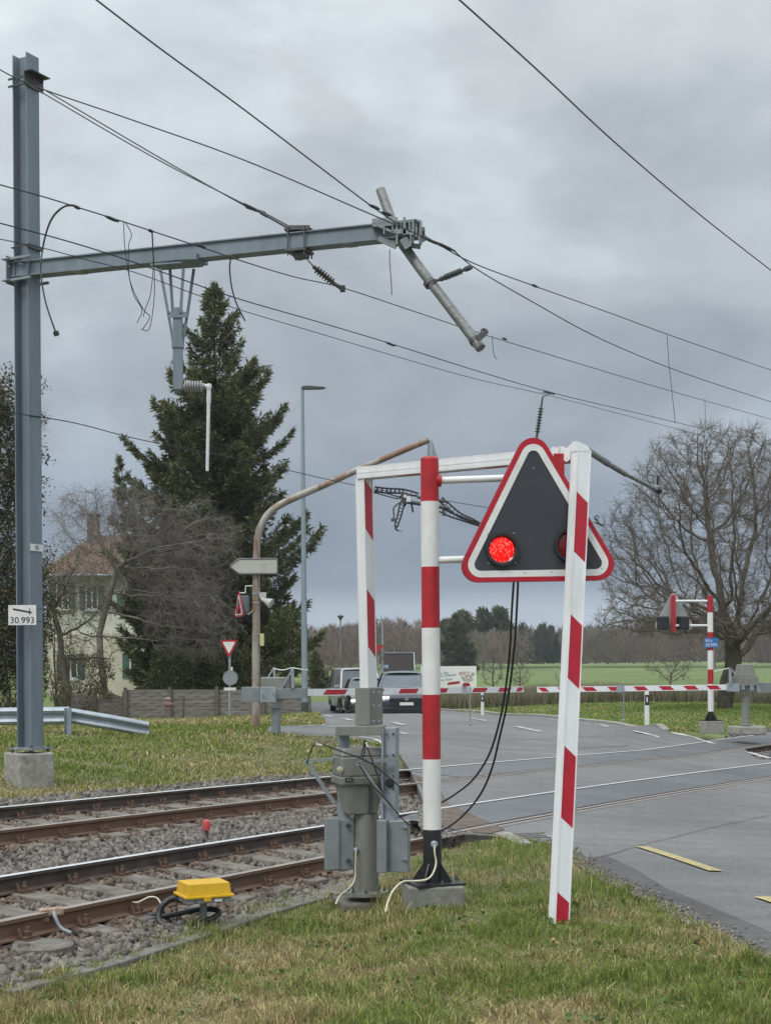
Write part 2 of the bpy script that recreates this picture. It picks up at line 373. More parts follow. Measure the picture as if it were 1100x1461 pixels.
fieldm = M('field green', (.09, .145, .03), .95, 0, .16, .05, .1, col2=(.135, .175, .045))
dirtm = M('red brown dirt', (.105, .075, .055), .95, 0, .35, 9, .6, col2=(.15, .12, .095))
bedm = M('ballast bed', (.11, .098, .085), .95, 0, .45, 30, 1., col2=(.21, .195, .18))
conc2 = M('kerb stone', (.27, .26, .24), .9, 0, .2, 10, .4, dirt=.4)
NEARF = lambda s: TC_ + GA + .46 + .16 * (1 - sstep(7, 10, s))
# ground sheet
q = np.linspace(-1, 1, 241); xs = np.sign(q) * (np.exp(np.abs(q) * 6.2) - 1) * 3.3; q = np.linspace(-.72, 1, 260); ys = 10 + np.sign(q) * (np.exp(np.abs(q) * 6.2) - 1) * 3.3
gx, gy = np.meshgrid(xs, ys); gz = Hn(gx.ravel(), gy.ravel()).reshape(gx.shape)
far = np.clip((np.hypot(gx, gy) - 450) / 800, 0, 1); gz = np.clip(gz, -6, 6) * (1 - far) + 3 * far
t_, s_ = ts(gx, gy); s_ = np.where(s_ > 60, 60, s_)
inside = inpoly(gx.ravel(), gy.ravel(), road_poly).reshape(gx.shape)
corr = (t_ > TA - .75) & (t_ < NEARF(s_) - .04) & (np.hypot(gx, gy) < 75)
gz = gz - np.where(corr, .34, 0) - np.where(inside & ~corr, .06, 0)
ny_, nx_ = gx.shape; V = np.stack([gx.ravel(), gy.ravel(), gz.ravel()], 1)
i0 = (np.arange(ny_ - 1)[:, None] * nx_ + np.arange(nx_ - 1)[None, :]).ravel()
ground = npmesh('ground', V, np.stack([i0, i0 + 1, i0 + nx_ + 1, i0 + nx_], 1), 4, [turf, turf2, fieldm], smooth=True); tag(ground, kind='structure')
fc = V[np.stack([i0, i0 + 1, i0 + nx_ + 1, i0 + nx_], 1)].mean(1); mi = np.zeros(len(fc), int)
mi[(fc[:, 1] > 40) & (fc[:, 0] > -1)] = 1; mi[(fc[:, 0] > .15 * fc[:, 1]) & (fc[:, 1] > 31)] = 1; mi[fc[:, 1] > 66] = 2
ground.data.polygons.foreach_set('material_index', mi)
road = sheet('road', road_poly, asp, .0, .45, skirt=.35)
# worn darker strip of asphalt along the near verge
sheet('road_edge_strip', plan([(1100, 1372), (1045, 1342), (985, 1310), (930, 1282), (880, 1258), (850, 1241), (826, 1226), (864, 1221), (905, 1240), (950, 1268), (1020, 1297), (1100, 1331), (1160, 1358), (1170, 1400)]), aspd, .005, .3)
groovem = M('dark flange groove', (.022, .022, .024), .9, 0, .3, 20); jointm = M('pale joint filler', (.20, .195, .185), .9, 0, .2, 14, .3)
# dark panels between and beside the rails on the crossing
def tsrect(ta, tb, s0, s1, k=14):
    a = [xy(ta, s0 + (s1 - s0) * i / k) for i in range(k + 1)]; b = [xy(tb, s0 + (s1 - s0) * i / k) for i in range(k + 1)]
    return a + b[::-1]
def s_at(px, t):
    p = Pt(px, 1100, t); return float(ts(p.x, p.y)[1])
for t0 in (TA, TC_):
    sheet('crossing_panel', tsrect(t0 + .06, t0 + GA - .06, s_at(612, t0 + .5), s_at(1062 if t0 == TA else 1135, t0 + .5)), panelm, .006, .4)
    sheet('rail_groove', tsrect(t0 + GA - .085, t0 + GA - .035, s_at(610, t0 + GA), s_at(1100, t0 + GA)), groovem, .009, .5)
    sheet('crossing_joint', tsrect(t0 + GA + .06, t0 + GA + .13, s_at(610, t0 + GA), s_at(1100, t0 + GA)), jointm, .005, .5)
# road markings
mkw = M('worn white road paint', (.50, .50, .48), .7, 0, .1, 14, .2, col2=(.56, .56, .54), dirt=.85, dcol=(.15, .15, .145), dlo=.46, dhi=.6); mky = M('worn yellow road paint', (.48, .40, .14), .75, 0, .1, 60, .2, col2=(.56, .47, .20), dirt=.8, dcol=(.15, .145, .125), dlo=.42, dhi=.6)
def marking(pts, w, mat, taper=False):
    P3 = [G(*p) for p in pts]; c = catmull(P3, 4); a, b = [], []
    for i, p in enumerate(c):
        d = (c[min(i + 1, len(c) - 1)] - c[max(i - 1, 0)]).to_2d().normalized(); n = Vector((-d.y, d.x)) * w / 2
        a.append((p.x + n.x, p.y + n.y)); b.append((p.x - n.x, p.y - n.y))
    ar = np.array(a + b[::-1]); z = Hn(ar[:, 0], ar[:, 1]) + .012; k = len(a)
    mb = MB().add([Vector((x, y, zz1)) for (x, y), zz1 in zip(ar, z)], [(i, i + 1, 2 * k - 2 - i, 2 * k - 1 - i) for i in range(k - 1)])
    tag(mb.make('road_marking', mat), kind='structure')
for pts, w, m_ in [([(671, 1025.5), (694, 1029)], .15, mkw), ([(736, 1037), (771, 1044.5)], .17, mkw), ([(785, 1027), (798, 1029)], .12, mkw), ([(833, 1032.5), (867, 1037.5)], .12, mkw),
                   ([(903, 1043.5), (940, 1052)], .14, mkw), ([(958, 1046), (990, 1052.5), (1018, 1061.5)], .14, mkw), ([(1066, 1073.5), (1096, 1082)], .16, mkw),
                   ([(463, 1021), (475, 1023)], .15, mkw), ([(489, 1025.5), (501, 1028)], .15, mkw), ([(430, 1036), (445, 1035.5), (463, 1035)], .14, mkw),
                   ([(464, 1037), (480, 1038)], .14, mkw), ([(560, 1031), (577, 1035)], .15, mkw), ([(512, 1052), (533, 1055), (548, 1062), (558, 1070)], .12, mkw),
                   ([(568, 1045), (580, 1048)], .15, mkw), ([(915, 1209), (968, 1226), (1021, 1244)], .13, mky), ([(1086, 1281), (1110, 1289), (1135, 1298)], .13, mky)]:
    marking(pts, w, m_)
seam = M('bitumen crack seal', (.085, .085, .085), .6, 0, .3, 20)
marking([(818, 1232), (862, 1222), (912, 1207), (960, 1195), (1020, 1180), (1100, 1163)], .013, seam)
marking([(520, 1046), (600, 1052), (700, 1056), (860, 1050)], .02, seam)
marking([(930, 1075), (990, 1094), (1080, 1112)], .015, seam)
marking([(640, 1060), (700, 1068), (780, 1070), (900, 1064)], .025, seam)
# kerb along the far verge and pale edging stone at the near corner
def kerb(pts, w, h, name='kerb', m_=conc2):
    P3 = catmull([G(*p) for p in pts], 8); a = []; mb = MB()
    prev = None
    for i, p in enumerate(P3):
        d = (P3[min(i + 1, len(P3) - 1)] - P3[max(i - 1, 0)]).to_2d().normalized(); n = Vector((-d.y, d.x, 0)) * w / 2; p = Vector((p.x, p.y, H(p.x, p.y)))
        ring = [p - n - Vector((0, 0, .2)), p + n - Vector((0, 0, .2)), p + n + Vector((0, 0, h)), p - n + Vector((0, 0, h * .8))]
        if prev: mb.hexa(prev, ring)
        prev = ring
    tag(mb.make(name, m_), kind='structure')
kerb([(540, 1004), (625, 1013), (700, 1018), (800, 1025), (880, 1034), (950, 1044)], .16, .07)
kerb([(715, 1191), (735, 1200), (748, 1207)], .16, .03)
sheet('dirt_patch', plan([(440, 1051), (500, 1058), (552, 1066), (560, 1074), (530, 1074), (470, 1066), (430, 1058)]), dirtm, .012, .5)
sheet('dirt_patch', plan([(588, 1104), (603, 1124), (611, 1152), (612, 1175), (655, 1186), (700, 1190), (720, 1184), (640, 1148), (622, 1118)]), dirtm, .009, .3)
# ---- ballast bed
def bedh(t, s): return railz(t, s) - .175 + .02 * sstep(.25, .9, np.maximum(TA - .3 - t, t - (TC_ + GA + .3)))
nt_, ns_ = 44, 300; tt = np.linspace(TA - 1.25, TC_ + GA + 1.25, nt_); ss = np.linspace(-14, 60, ns_); tg, sg = np.meshgrid(np.linspace(0, 1, nt_), ss); tg = TA - 1.25 + tg * (NEARF(sg) + .02 - TA + 1.25)
bx, by = xy(tg, sg); bz = bedh(tg, sg) + RNG.normal(0, .008, tg.shape)
i0 = (np.arange(ns_ - 1)[:, None] * nt_ + np.arange(nt_ - 1)[None, :]).ravel()
tag(npmesh('ballast_bed', np.stack([bx.ravel(), by.ravel(), bz.ravel()], 1), np.stack([i0, i0 + 1, i0 + nt_ + 1, i0 + nt_], 1), 4, bedm), kind='structure')
PHI_ = (1 + 5 ** .5) / 2
ICO = np.array([(-1, PHI_, 0), (1, PHI_, 0), (-1, -PHI_, 0), (1, -PHI_, 0), (0, -1, PHI_), (0, 1, PHI_), (0, -1, -PHI_), (0, 1, -PHI_), (PHI_, 0, -1), (PHI_, 0, 1), (-PHI_, 0, -1), (-PHI_, 0, 1)]) / 1.9
ICF = np.array([(0, 11, 5), (0, 5, 1), (0, 1, 7), (0, 7, 10), (0, 10, 11), (1, 5, 9), (5, 11, 4), (11, 10, 2), (10, 7, 6), (7, 1, 8), (3, 9, 4), (3, 4, 2), (3, 2, 6), (3, 6, 8), (3, 8, 9), (4, 9, 5), (2, 4, 11), (6, 2, 10), (8, 6, 7), (9, 8, 1)])
CUB = np.array([(-1, -1, -1), (1, -1, -1), (1, 1, -1), (-1, 1, -1), (-1, -1, 1), (1, -1, 1), (1, 1, 1), (-1, 1, 1)], float)
CUF = np.array([(0, 2, 1), (0, 3, 2), (4, 5, 6), (4, 6, 7), (0, 1, 5), (0, 5, 4), (1, 2, 6), (1, 6, 5), (2, 3, 7), (2, 7, 6), (3, 0, 4), (3, 4, 7)])
def stones(name, X, Y, Z, r, colr, label):
    n = len(X); rot = RNG.normal(size=(n, 3, 3)); qm = np.linalg.qr(rot)[0]
    sc = r[:, None] * RNG.uniform(.6, 1.2, (n, 3)) * .82; sc[:, 2] *= .75
    v = CUB[None] * RNG.uniform(.55, 1.25, (n, 8, 1)) + RNG.normal(0, .16, (n, 8, 3)); v = np.einsum('nij,nkj->nki', qm, v * sc[:, None, :])
    v += np.stack([X, Y, Z], 1)[:, None, :]; f = CUF[None] + (np.arange(n) * 8)[:, None, None]
    o = npmesh(name, v.reshape(-1, 3), f, 3, MC('stone', .9, .2), np.repeat(colr, 8, 0)); tag(o, label, 'gravel', kind='stuff'); return o
N = 62000; s1 = 1.5 + 18 * RNG.random(N) ** 1.2; t1 = RNG.uniform(TA - 1.1, TC_ + GA + .75, N); X, Y = xy(t1, s1)
k = ~inpoly(X, Y, road_poly) & (t1 < NEARF(s1) + .1)
onsl = (np.abs(((s1 - 1.2 + .3) % .6) - .3) < .115) & (np.minimum(np.abs(t1 - TA - GA / 2), np.abs(t1 - TC_ - GA / 2)) < .82)
k &= ~(onsl & (RNG.random(N) < .97)); a_ = X / Y; k &= (a_ > -.33) & (a_ < .12) & (Y > 5); t1, s1, X, Y = t1[k], s1[k], X[k], Y[k]
r = RNG.uniform(.013, .038, len(X)); rustf = sstep(.55, .05, np.minimum.reduce([np.abs(t1 - z) for z in (TA, TA + GA, TC_, TC_ + GA)]))[:, None]
br = RNG.uniform(.55, 1.5, (len(X), 1)); cl = br * (np.array([[.155, .142, .128]]) * (1 - .75 * rustf) + np.array([[.135, .092, .066]]) * .75 * rustf)
stones('ballast_stones', X, Y, bedh(t1, s1) + r * .35 + .01, r, cl, 'grey brown crushed stone ballast between and beside the rails')
N = 5000; s1 = RNG.uniform(27, 46, N); t1 = RNG.uniform(TA - 1.2, TC_ + GA + 1, N); X, Y = xy(t1, s1); k = ~inpoly(X, Y, road_poly); X, Y, t1, s1 = X[k], Y[k], t1[k], s1[k]
r = RNG.uniform(.03, .06, len(X)); stones('ballast_stones', X, Y, bedh(t1, s1) + r * .4, r, RNG.uniform(.08, .2, (len(X), 1)) * np.ones((1, 3)), 'dark crushed stone ballast where the rails leave the crossing')
# ---- rails and sleepers
top1 = M('polished rail top', (.66, .67, .68), .4, .35, .08, 30, 0, stretch=(1, 1, 1)); top2 = M('brown rail top', (.33, .29, .26), .45, .4, .2, 9, .1)
railr = M('rust brown rail side', (.21, .115, .068), .85, .0, .3, 6, .25, col2=(.15, .095, .068)); raild = M('dark brown rail side', (.070, .056, .050), .85, .0, .3, 6, .25, col2=(.11, .078, .062))
slp = M('weathered grey sleeper', (.125, .11, .095), .9, 0, .35, 5, .6, col2=(.20, .18, .155), stretch=(1, 1, 1)); clipm = M('rusty rail clip', (.105, .062, .042), .85, .1, .35, 40, .3)
PROF = [(-.055, -.138), (.055, -.138), (.055, -.128), (.008, -.112), (.008, -.038), (.032, -.028), (.032, -.003), (.026, 0), (-.026, 0), (-.032, -.003), (-.032, -.028), (-.008, -.038), (-.008, -.112), (-.055, -.128)]
def rail_mb(t0, s0=-13., s1=60., n=150):
    mb = MB(); vs = []
    for i in range(n + 1):
        s = s0 + (s1 - s0) * i / n; z = float(railz(t0, s))
        for a, b in PROF: x, y = xy(t0 + a, s); vs.append((x, y, z + b))
    k = len(PROF); fs = [(i * k + j, i * k + (j + 1) % k, (i + 1) * k + (j + 1) % k, (i + 1) * k + j) for i in range(n) for j in range(k)]
    mb.add(vs, fs); mb.m = [1 if j in (6, 7, 8) else 0 for i in range(n) for j in range(k)]; return mb
for ti, (t0, lab) in enumerate(((TA, 'farther railway track beside the mast and guardrail, with rusty clips'), (TC_, 'nearer railway track running behind the yellow box and barrier machine'))):
    x0, y0 = xy(t0 + GA / 2, 10); tr = T('railway_track', lab, 'railway track', (x0, y0, float(railz(t0, 10)) - .2), 'railway tracks crossing the road')
    tr.part('rail', rail_mb(t0), [raild, top1]); tr.part('rail', rail_mb(t0 + GA), [railr, top2])
    s = 1.2; first = None
    while s < 42:
        tc_ = t0 + GA / 2; cx, cy = xy(tc_, s); crossing = inpoly([cx], [cy], road_poly)[0]
        if not crossing and (s < 18 or s > 26):
            z = float(railz(tc_, s)) - .138; xa, ya = xy(tc_ - .5, s); xb, yb = xy(tc_ + .5, s); d = Vector((xb - xa, yb - ya, -.08)); d.normalize(); al = Vector((-d.y, d.x, 0))
            c = Vector((cx, cy, z - .048)); jit = random.uniform(-.05, .05); wd = random.uniform(.2, .24)
            sl = tr.part('sleeper', MB().beam(c - d * (.88 + jit), c + d * (.80 - jit), al * wd, Vector((0, 0, .12))), slp, bevel=.012)
            for g_ in (0, GA):
                ax_, ay_ = xy(t0 + g_ - .14, s); bx_, by_ = xy(t0 + g_ + .14, s); za = float(railz(t0 + g_, s)) - .137
                m_ = MB().beam((ax_, ay_, za), (bx_, by_, za), al * .13, Vector((0, 0, .012)))
                for sd_ in (-1, 1):
                    xx, yy = xy(t0 + g_ + sd_ * .085, s); p = Vector((xx, yy, float(railz(t0 + g_, s)) - .128))
                    m_.beam(p - al * .065, p + al * .065, d * .07, Vector((0, 0, .03))); m_.lathe(p + Vector((0, 0, .012)), [(.027, 0), (.027, .032), (.016, .036), (.016, .06)], 6)
                    m_.tube([p - al * .055 + Vector((0, 0, .01)), p - al * .06 - d * sd_ * .02 + Vector((0, 0, .06)), p - al * .02 - d * sd_ * .05 + Vector((0, 0, .035))], .012, 5)
                tr.part('rail_clip', m_, clipm, parent=sl)
        s += .6
# ------------------------------------------------------------------ vegetation tools
def seg_mesh(name, A, B, ra, rb, mats, parent=None, loc=(0, 0, 0), col=None, sides=None, smooth=True):
    """limbs: frustums from A to B; thick ones get more sides"""
    A, B, ra, rb = map(lambda z: np.asarray(z, float), (A, B, ra, rb)); Vs, Fs, Cs, o = [], [], [], 0
    for lo, hi, n in ((0, .012, 3), (.012, .06, 4), (.06, 99, 9)):
        if sides: n = sides
        k = (ra >= lo) & (ra < hi)
        if not k.any(): continue
        a, b, p, q = A[k], B[k], ra[k], rb[k]; d = b - a; ln = np.linalg.norm(d, axis=1, keepdims=True); d = d / np.maximum(ln, 1e-6)
        ref = np.where(np.abs(d[:, 2:3]) > .9, np.array([[1., 0, 0]]), np.array([[0, 0, 1.]])); u = np.cross(d, ref); u /= np.linalg.norm(u, axis=1, keepdims=True); w = np.cross(d, u)
        an = 2 * PI * np.arange(n) / n; cs = np.cos(an)[None, :, None]; sn = np.sin(an)[None, :, None]
        off = u[:, None, :] * cs + w[:, None, :] * sn
        v = np.concatenate([a[:, None] - d[:, None] * p[:, None, None] * .35 + off * p[:, None, None] * .93, b[:, None] + off * q[:, None, None]], 1)
        j = np.arange(n); f = np.stack([j, (j + 1) % n, n + (j + 1) % n, n + j], 1)[None] + (o + np.arange(len(a)) * 2 * n)[:, None, None]
        Vs.append(v.reshape(-1, 3)); Fs.append(f.ravel()); o += len(a) * 2 * n
    return npmesh(name, np.concatenate(Vs), np.concatenate(Fs), 4, mats, parent=parent, loc=loc, smooth=smooth)
def colonize(trunk, att, step, kill, seed=0, iters=140, up=0.):
    rg = np.random.default_rng(seed); pts = [np.array(p, float) for p in trunk]; par = [-1] + list(range(len(pts) - 1))
    near = np.full(len(att), 1e9); ni = np.zeros(len(att), int)
    def upd(i0):
        nonlocal near, ni
        if i0 >= len(pts): return
        Q = np.array(pts[i0:]); d = np.linalg.norm(att[:, None] - Q[None], axis=2); m = d.argmin(1); dm = d[np.arange(len(att)), m]; k = dm < near; near[k] = dm[k]; ni[k] = m[k] + i0
    upd(max(0, len(pts) // 2)); used = {}
    for it in range(iters):
        if len(att) < 3: break
        n0 = len(pts); order = np.argsort(ni); uq, st = np.unique(ni[order], return_index=True)
        for a, idx in zip(uq, np.split(order, st[1:])):
            v = att[idx] - pts[a]; v /= np.linalg.norm(v, axis=1, keepdims=True) + 1e-9; s = v.sum(0); s /= np.linalg.norm(s) + 1e-9
            s += rg.normal(0, .13, 3); s[2] += up; s /= np.linalg.norm(s) + 1e-9
            if used.get(a, 0) > 3: continue
            used[a] = used.get(a, 0) + 1; pts.append(pts[a] + s * step); par.append(a)
        if len(pts) == n0: break
        upd(n0); k = near > kill; att, near, ni = att[k], near[k], ni[k]
    return np.array(pts), np.array(par)
def bare_tree(name, label, cat, trunk, att, step, kill, bark, r_tip=.006, r_pow=2.3, trunk_r=None, twigs=3, twl=.35, seed=0, up=0., group=None, droop=0., leaves=None, bend=.25, lname='foliage', tbark=None):
    pts, par = colonize(trunk, att, step, kill, seed, up=up); rg = np.random.default_rng(seed + 1); n = len(pts)
    nch = np.bincount(par[par >= 0], minlength=n); R = np.where(nch == 0, r_tip, 0.) ** r_pow
    for i in range(n - 1, 0, -1): R[par[i]] += R[i]
    R = R ** (1 / r_pow)
    if trunk_r: sc = trunk_r / R[0]; R = r_tip + (R - r_tip) * sc if sc > 0 else R
    e = np.arange(1, n); A, B, ra, rb = pts[par[e]], pts[e], np.maximum(R[e], r_tip), np.maximum(R[e], r_tip)
    ra = np.minimum(R[par[e]], R[e] * 1.35)
    thin = np.where(R < r_tip * 4.5)[0]; T0 = np.repeat(thin, twigs); d = pts[T0] - pts[np.maximum(par[T0], 0)]; d /= np.linalg.norm(d, axis=1, keepdims=True) + 1e-9
    dd = d * .8 + rg.normal(0, .55, d.shape); dd[:, 2] += up * 2 - droop; dd /= np.linalg.norm(dd, axis=1, keepdims=True); ln = rg.uniform(.4, 1.2, (len(T0), 1)) * twl
    mid = pts[T0] + dd * ln * .5; d2 = dd + rg.normal(0, bend, dd.shape); d2[:, 2] -= droop * .7; d2 /= np.linalg.norm(d2, axis=1, keepdims=True); tip = mid + d2 * ln * .6
    d3 = dd + rg.normal(0, .6, dd.shape); d3 /= np.linalg.norm(d3, axis=1, keepdims=True); tip2 = mid + d3 * ln * .45
    rt = np.full(len(T0), r_tip * .8)
    base = pts[0]; t = T(name, label, cat, base, group); trn = T
    k = ra > trunk_r * .42 if trunk_r else ra > .08
    seg_mesh('trunk', A[k], B[k], ra[k], rb[k], tbark or bark, t.o, base)
    A2 = np.concatenate([A[~k], pts[T0], mid, mid]); B2 = np.concatenate([B[~k], mid, tip, tip2]); a2 = np.concatenate([ra[~k], rt, rt * .8, rt * .7]); b2 = np.concatenate([rb[~k], rt * .8, rt * .35, rt * .35])
    seg_mesh('crown', A2, B2, a2, b2, bark, t.o, base)
    if leaves:
        m, size, cols = leaves; idx = rg.integers(0, len(tip), m); c = tip[idx] + rg.normal(0, size * 1.3, (m, 3)); leafcloud(lname, c, size, cols, t.o, base, rg)
    return t
def leafcloud(name, C, size, cols, parent, loc, rg, aspect=.5, dirs=None, mat='leaf', kind=None):
    n = len(C); d = dirs if dirs is not None else rg.normal(size=(n, 3)); d = d / (np.linalg.norm(d, axis=1, keepdims=True) + 1e-9)
    s = np.cross(d, rg.normal(size=(n, 3))); s /= np.linalg.norm(s, axis=1, keepdims=True) + 1e-9; l = size * rg.uniform(.6, 1.4, (n, 1)); w = l * aspect * .5
    nn = np.cross(d, s) * l * .12
    v = np.stack([C, C + d * l * .45 + s * w + nn, C + d * l, C + d * l * .45 - s * w + nn], 1); f = np.arange(4 * n).reshape(n, 4)
    cols = np.asarray(cols); ci = rg.integers(0, len(cols), n); cc = cols[ci] * rg.uniform(.7, 1.3, (n, 1))
    return npmesh(name, v.reshape(-1, 3), f, 4, MC(mat, .65, .25, .25), np.repeat(cc, 4, 0), parent=parent, loc=loc)
def ell(c, r, n, rg, shell=.0):
    v = rg.normal(size=(n, 3)); v /= np.linalg.norm(v, axis=1, keepdims=True); rr = (shell + (1 - shell) * rg.random((n, 1))) ** (1 / 3.); return np.array(c) + v * rr * np.array(r)
barkg = M('grey brown bark', (.12, .10, .082), .95, 0, .3, 6, .7, col2=(.185, .16, .13)); barkb = M('brown twig bark', (.155, .115, .10), .95, 0, .25, 5, .4, col2=(.21, .165, .145))
barkx = M('umber twig bark', (.14, .122, .105), .95, 0, .3, .9, .4, col2=(.27, .24, .215))
barkd = M('dark bark', (.085, .07, .055), .95, 0, .3, 6, .7, col2=(.12, .11, .08))
def conifer(name, label, base, top, prof, nb, ns, cols, seed, size=.3, group=None, sky=.0, cat='conifer', trunk_r=.22, droop=.3):
    """prof: (fraction of height, branch reach in metres) pairs"""
    rg = np.random.default_rng(seed); base = Vector(base); top = Vector(top); t = T(name, label, cat, base, group)
    t.part('trunk', MB().tube([base.lerp(top, i / 10) for i in range(11)], [trunk_r * (1 - .93 * i / 10) for i in range(11)], 9), barkd, smooth=True)
    Hh = (top - base).length; pf = np.array(prof); b0 = np.array(base); ax = np.array(top - base)
    fr = 1 - (1 - pf[0, 0]) * rg.random(nb) ** .85; fr = np.sort(fr); R = np.interp(fr, pf[:, 0], pf[:, 1]) * np.where(rg.random(nb) < .22, rg.uniform(1.0, 1.22, nb), rg.uniform(.5, .98, nb)); az = np.arange(nb) * 2.39996 + rg.normal(0, .35, nb)
    C, D = [], []; LA = [b0 + ax * f for f in np.linspace(pf[0, 0], .97, 40)[:-1]]; LB = [b0 + ax * f for f in np.linspace(pf[0, 0], .97, 40)[1:]]; lr = [.02] * 39
    for f, r, a in zip(fr, R, az):
        o = b0 + ax * f; h = np.array([math.cos(a), math.sin(a), 0.]); side = np.array([-h[1], h[0], 0]); n = max(8, int(ns * (r / pf[:, 1].max()) ** 1.25 * rg.uniform(.8, 1.2)))
        u = rg.random(n) ** .7; rise = .45 * (f - .35)
        def cv(x): return o + h * r * x[:, None] + np.array([0, 0, 1.]) * (r * (rise * x - droop * 1.1 * x * (1 - x) * 1.6 + .22 * x ** 3))[:, None]
        xk = np.linspace(0, 1, 6); pk = cv(xk); LA += list(pk[:-1]); LB += list(pk[1:]); lr += [.028 * r / 2.5 * (1 - .8 * z) + .006 for z in xk[:-1]]
        wd = r * .26 * (1 - u) ** .6 + .04; sd = rg.uniform(-1, 1, n) * wd; hang = rg.random(n) ** 1.5 * (.10 + .26 * (1 - u)) * min(1, r / 1.6)
        p = cv(u) + side[None] * sd[:, None]; p[:, 2] -= hang + np.abs(sd) * .15
        d = h[None] * .75 + side[None] * (np.sign(sd) * .5)[:, None] + rg.normal(0, .28, (n, 3)); d[:, 2] += -.35 * (1 - u) + .35 * u - hang * 1.2
        C.append(p); D.append(d)
    C, D = np.concatenate(C), np.concatenate(D); D /= np.linalg.norm(D, axis=1, keepdims=True)
    # every spray is a little fan of narrow blades
    K = 5; C = np.repeat(C, K, 0) + rg.normal(0, .035, (len(C) * K, 3)); D = np.repeat(D, K, 0) + rg.normal(0, .42, (len(D) * K, 3))
    nt2 = 160; hh = rg.random(nt2); Ct = b0 + ax * (1 - hh[:, None] * .05); Dt = rg.normal(0, 1, (nt2, 3)); Dt[:, 2] = np.abs(Dt[:, 2]) + .5
    C = np.concatenate([C, Ct]); D = np.concatenate([D, Dt])
    seg_mesh('branches', LA, LB, lr, np.array(lr) * .8, barkd, t.o, base)
    leafcloud('crown', C, size, cols, t.o, base, rg, aspect=.2, dirs=D, mat='needles'); return t
def xyz(px, py, d): return np.array(P(px, py, d))
# ------------------------------------------------------------------ grass
GREENS = np.array([(.16, .225, .045), (.21, .27, .06), (.27, .31, .09), (.115, .165, .045)]); STRAW = np.array([(.56, .48, .26), (.47, .40, .20), (.36, .30, .15), (.24, .18, .11)])
def grass(name, X, Y, h, w, straw, label, bright=1., greens=GREENS):
    n = len(X); Z = Hn(X, Y) - .012; a = RNG.uniform(0, 2 * PI, n); s = np.stack([np.cos(a), np.sin(a), 0 * a], 1) * (w / 2)[:, None]; b = RNG.uniform(0, 2 * PI, n); ln = (h * RNG.uniform(.1, 1.0, n))[:, None]
    d = np.stack([np.cos(b), np.sin(b), 0 * b], 1) * ln; p = np.stack([X, Y, Z], 1); up = np.array([[0, 0, 1.]]) * h[:, None]
    v = np.stack([p - s, p + s, p - s * .8 + d * .3 + up * .6, p + s * .8 + d * .3 + up * .6, p + d + up * RNG.uniform(.6, 1, (n, 1))], 1)
    f = (np.array([(0, 1, 3), (0, 3, 2), (2, 3, 4)])[None] + (np.arange(n) * 5)[:, None, None]); isS = RNG.random(n) < straw
    c = np.where(isS[:, None], STRAW[RNG.integers(0, 4, n)], greens[RNG.integers(0, len(greens), n)]) * RNG.uniform(.55, 1.4, (n, 1)) * bright
    o = npmesh(name, v.reshape(-1, 3), f, 3, MC('grass blades', .7, .15, .3), np.repeat(c, 5, 0)); tag(o, label, 'grass', kind='stuff'); return o
NEARE = None
def verge_pts(n, x0, x1, y0, y1, cond, lod=0.):
    Y = y0 + (y1 - y0) * RNG.random(n) if not lod else y0 * (y1 / y0) ** RNG.random(n); X = Y * RNG.uniform(x0, x1, n); k = ~inpoly(X, Y, road_poly); t, s = ts(X, Y); k &= cond(t, s, X, Y); return X[k], Y[k]
edge_n = lambda X, Y: (vnoise(X, Y, .22, 5) - .5) * .26
X, Y = verge_pts(400000, -.30, .30, 6.2, 16.5, lambda t, s, X, Y: (t > NEARF(s) + .05 + edge_n(X, Y)))
keep = RNG.random(len(X)) < (.45 + .55 * sstep(13, 8, Y)); X, Y = X[keep], Y[keep]
cl = vnoise(X, Y, .16, 1) * .6 + vnoise(X, Y, .45, 2) * .4; st = np.clip(.50 + 1.7 * (vnoise(X, Y, .8, 3) - .5) + .9 * (vnoise(X, Y, .25, 4) - .5) - .25 * sstep(8.6, 10.5, Y) * sstep(-.5, .8, X) + .2 * sstep(8.6, 7.4, Y) * sstep(.9, -.2, X), .08, .95)
h = (.022 + .088 * cl ** 1.5) * RNG.uniform(.6, 1.4, len(X)); w = RNG.uniform(.003, .0065, len(X)); tuf = vnoise(X, Y, .11, 33) > .74; h = np.where(tuf, h * 1.7, h)
grass('verge_grass', X, Y, h, w, st, 'rough green and straw coloured grass on the near verge')
# taller tufts of dry stalks near the stones
X, Y = verge_pts(12000, -.30, .12, 7.5, 12.5, lambda t, s, X, Y: (t > NEARF(s) - .03) & (t < NEARF(s) + .5)); k = vnoise(X, Y, .2, 9) > .52; X, Y = X[k], Y[k]
grass('verge_grass', X, Y, RNG.uniform(.06, .16, len(X)), RNG.uniform(.002, .004, len(X)), np.full(len(X), .6), 'taller tufts of grass along the near edge of the stones')
X, Y = verge_pts(190000, -.31, .10, 14, 52, lambda t, s, X, Y: t < TA - .95 + edge_n(X, Y) * 2, lod=1)
st = np.clip(.24 + 1.3 * (vnoise(X, Y, 2.2, 3) - .5) + .45 * sstep(20, 15, Y), .04, .85); h = (.022 + .055 * vnoise(X, Y, .6, 6)) * RNG.uniform(.6, 1.4, len(X)) * (1 + Y / 80)
grass('verge_grass', X, Y, h, Y * .00075 * RNG.uniform(.6, 1.3, len(X)), st, 'green and dry grass between the mast, the fence and the tracks')
BRG = np.array([(.16, .24, .05), (.19, .265, .06), (.22, .28, .09)])
X, Y = verge_pts(150000, -.05, .31, 30, 63, lambda t, s, X, Y: (t < TA - .9) & (X > -3) & (Y > 31), lod=1)
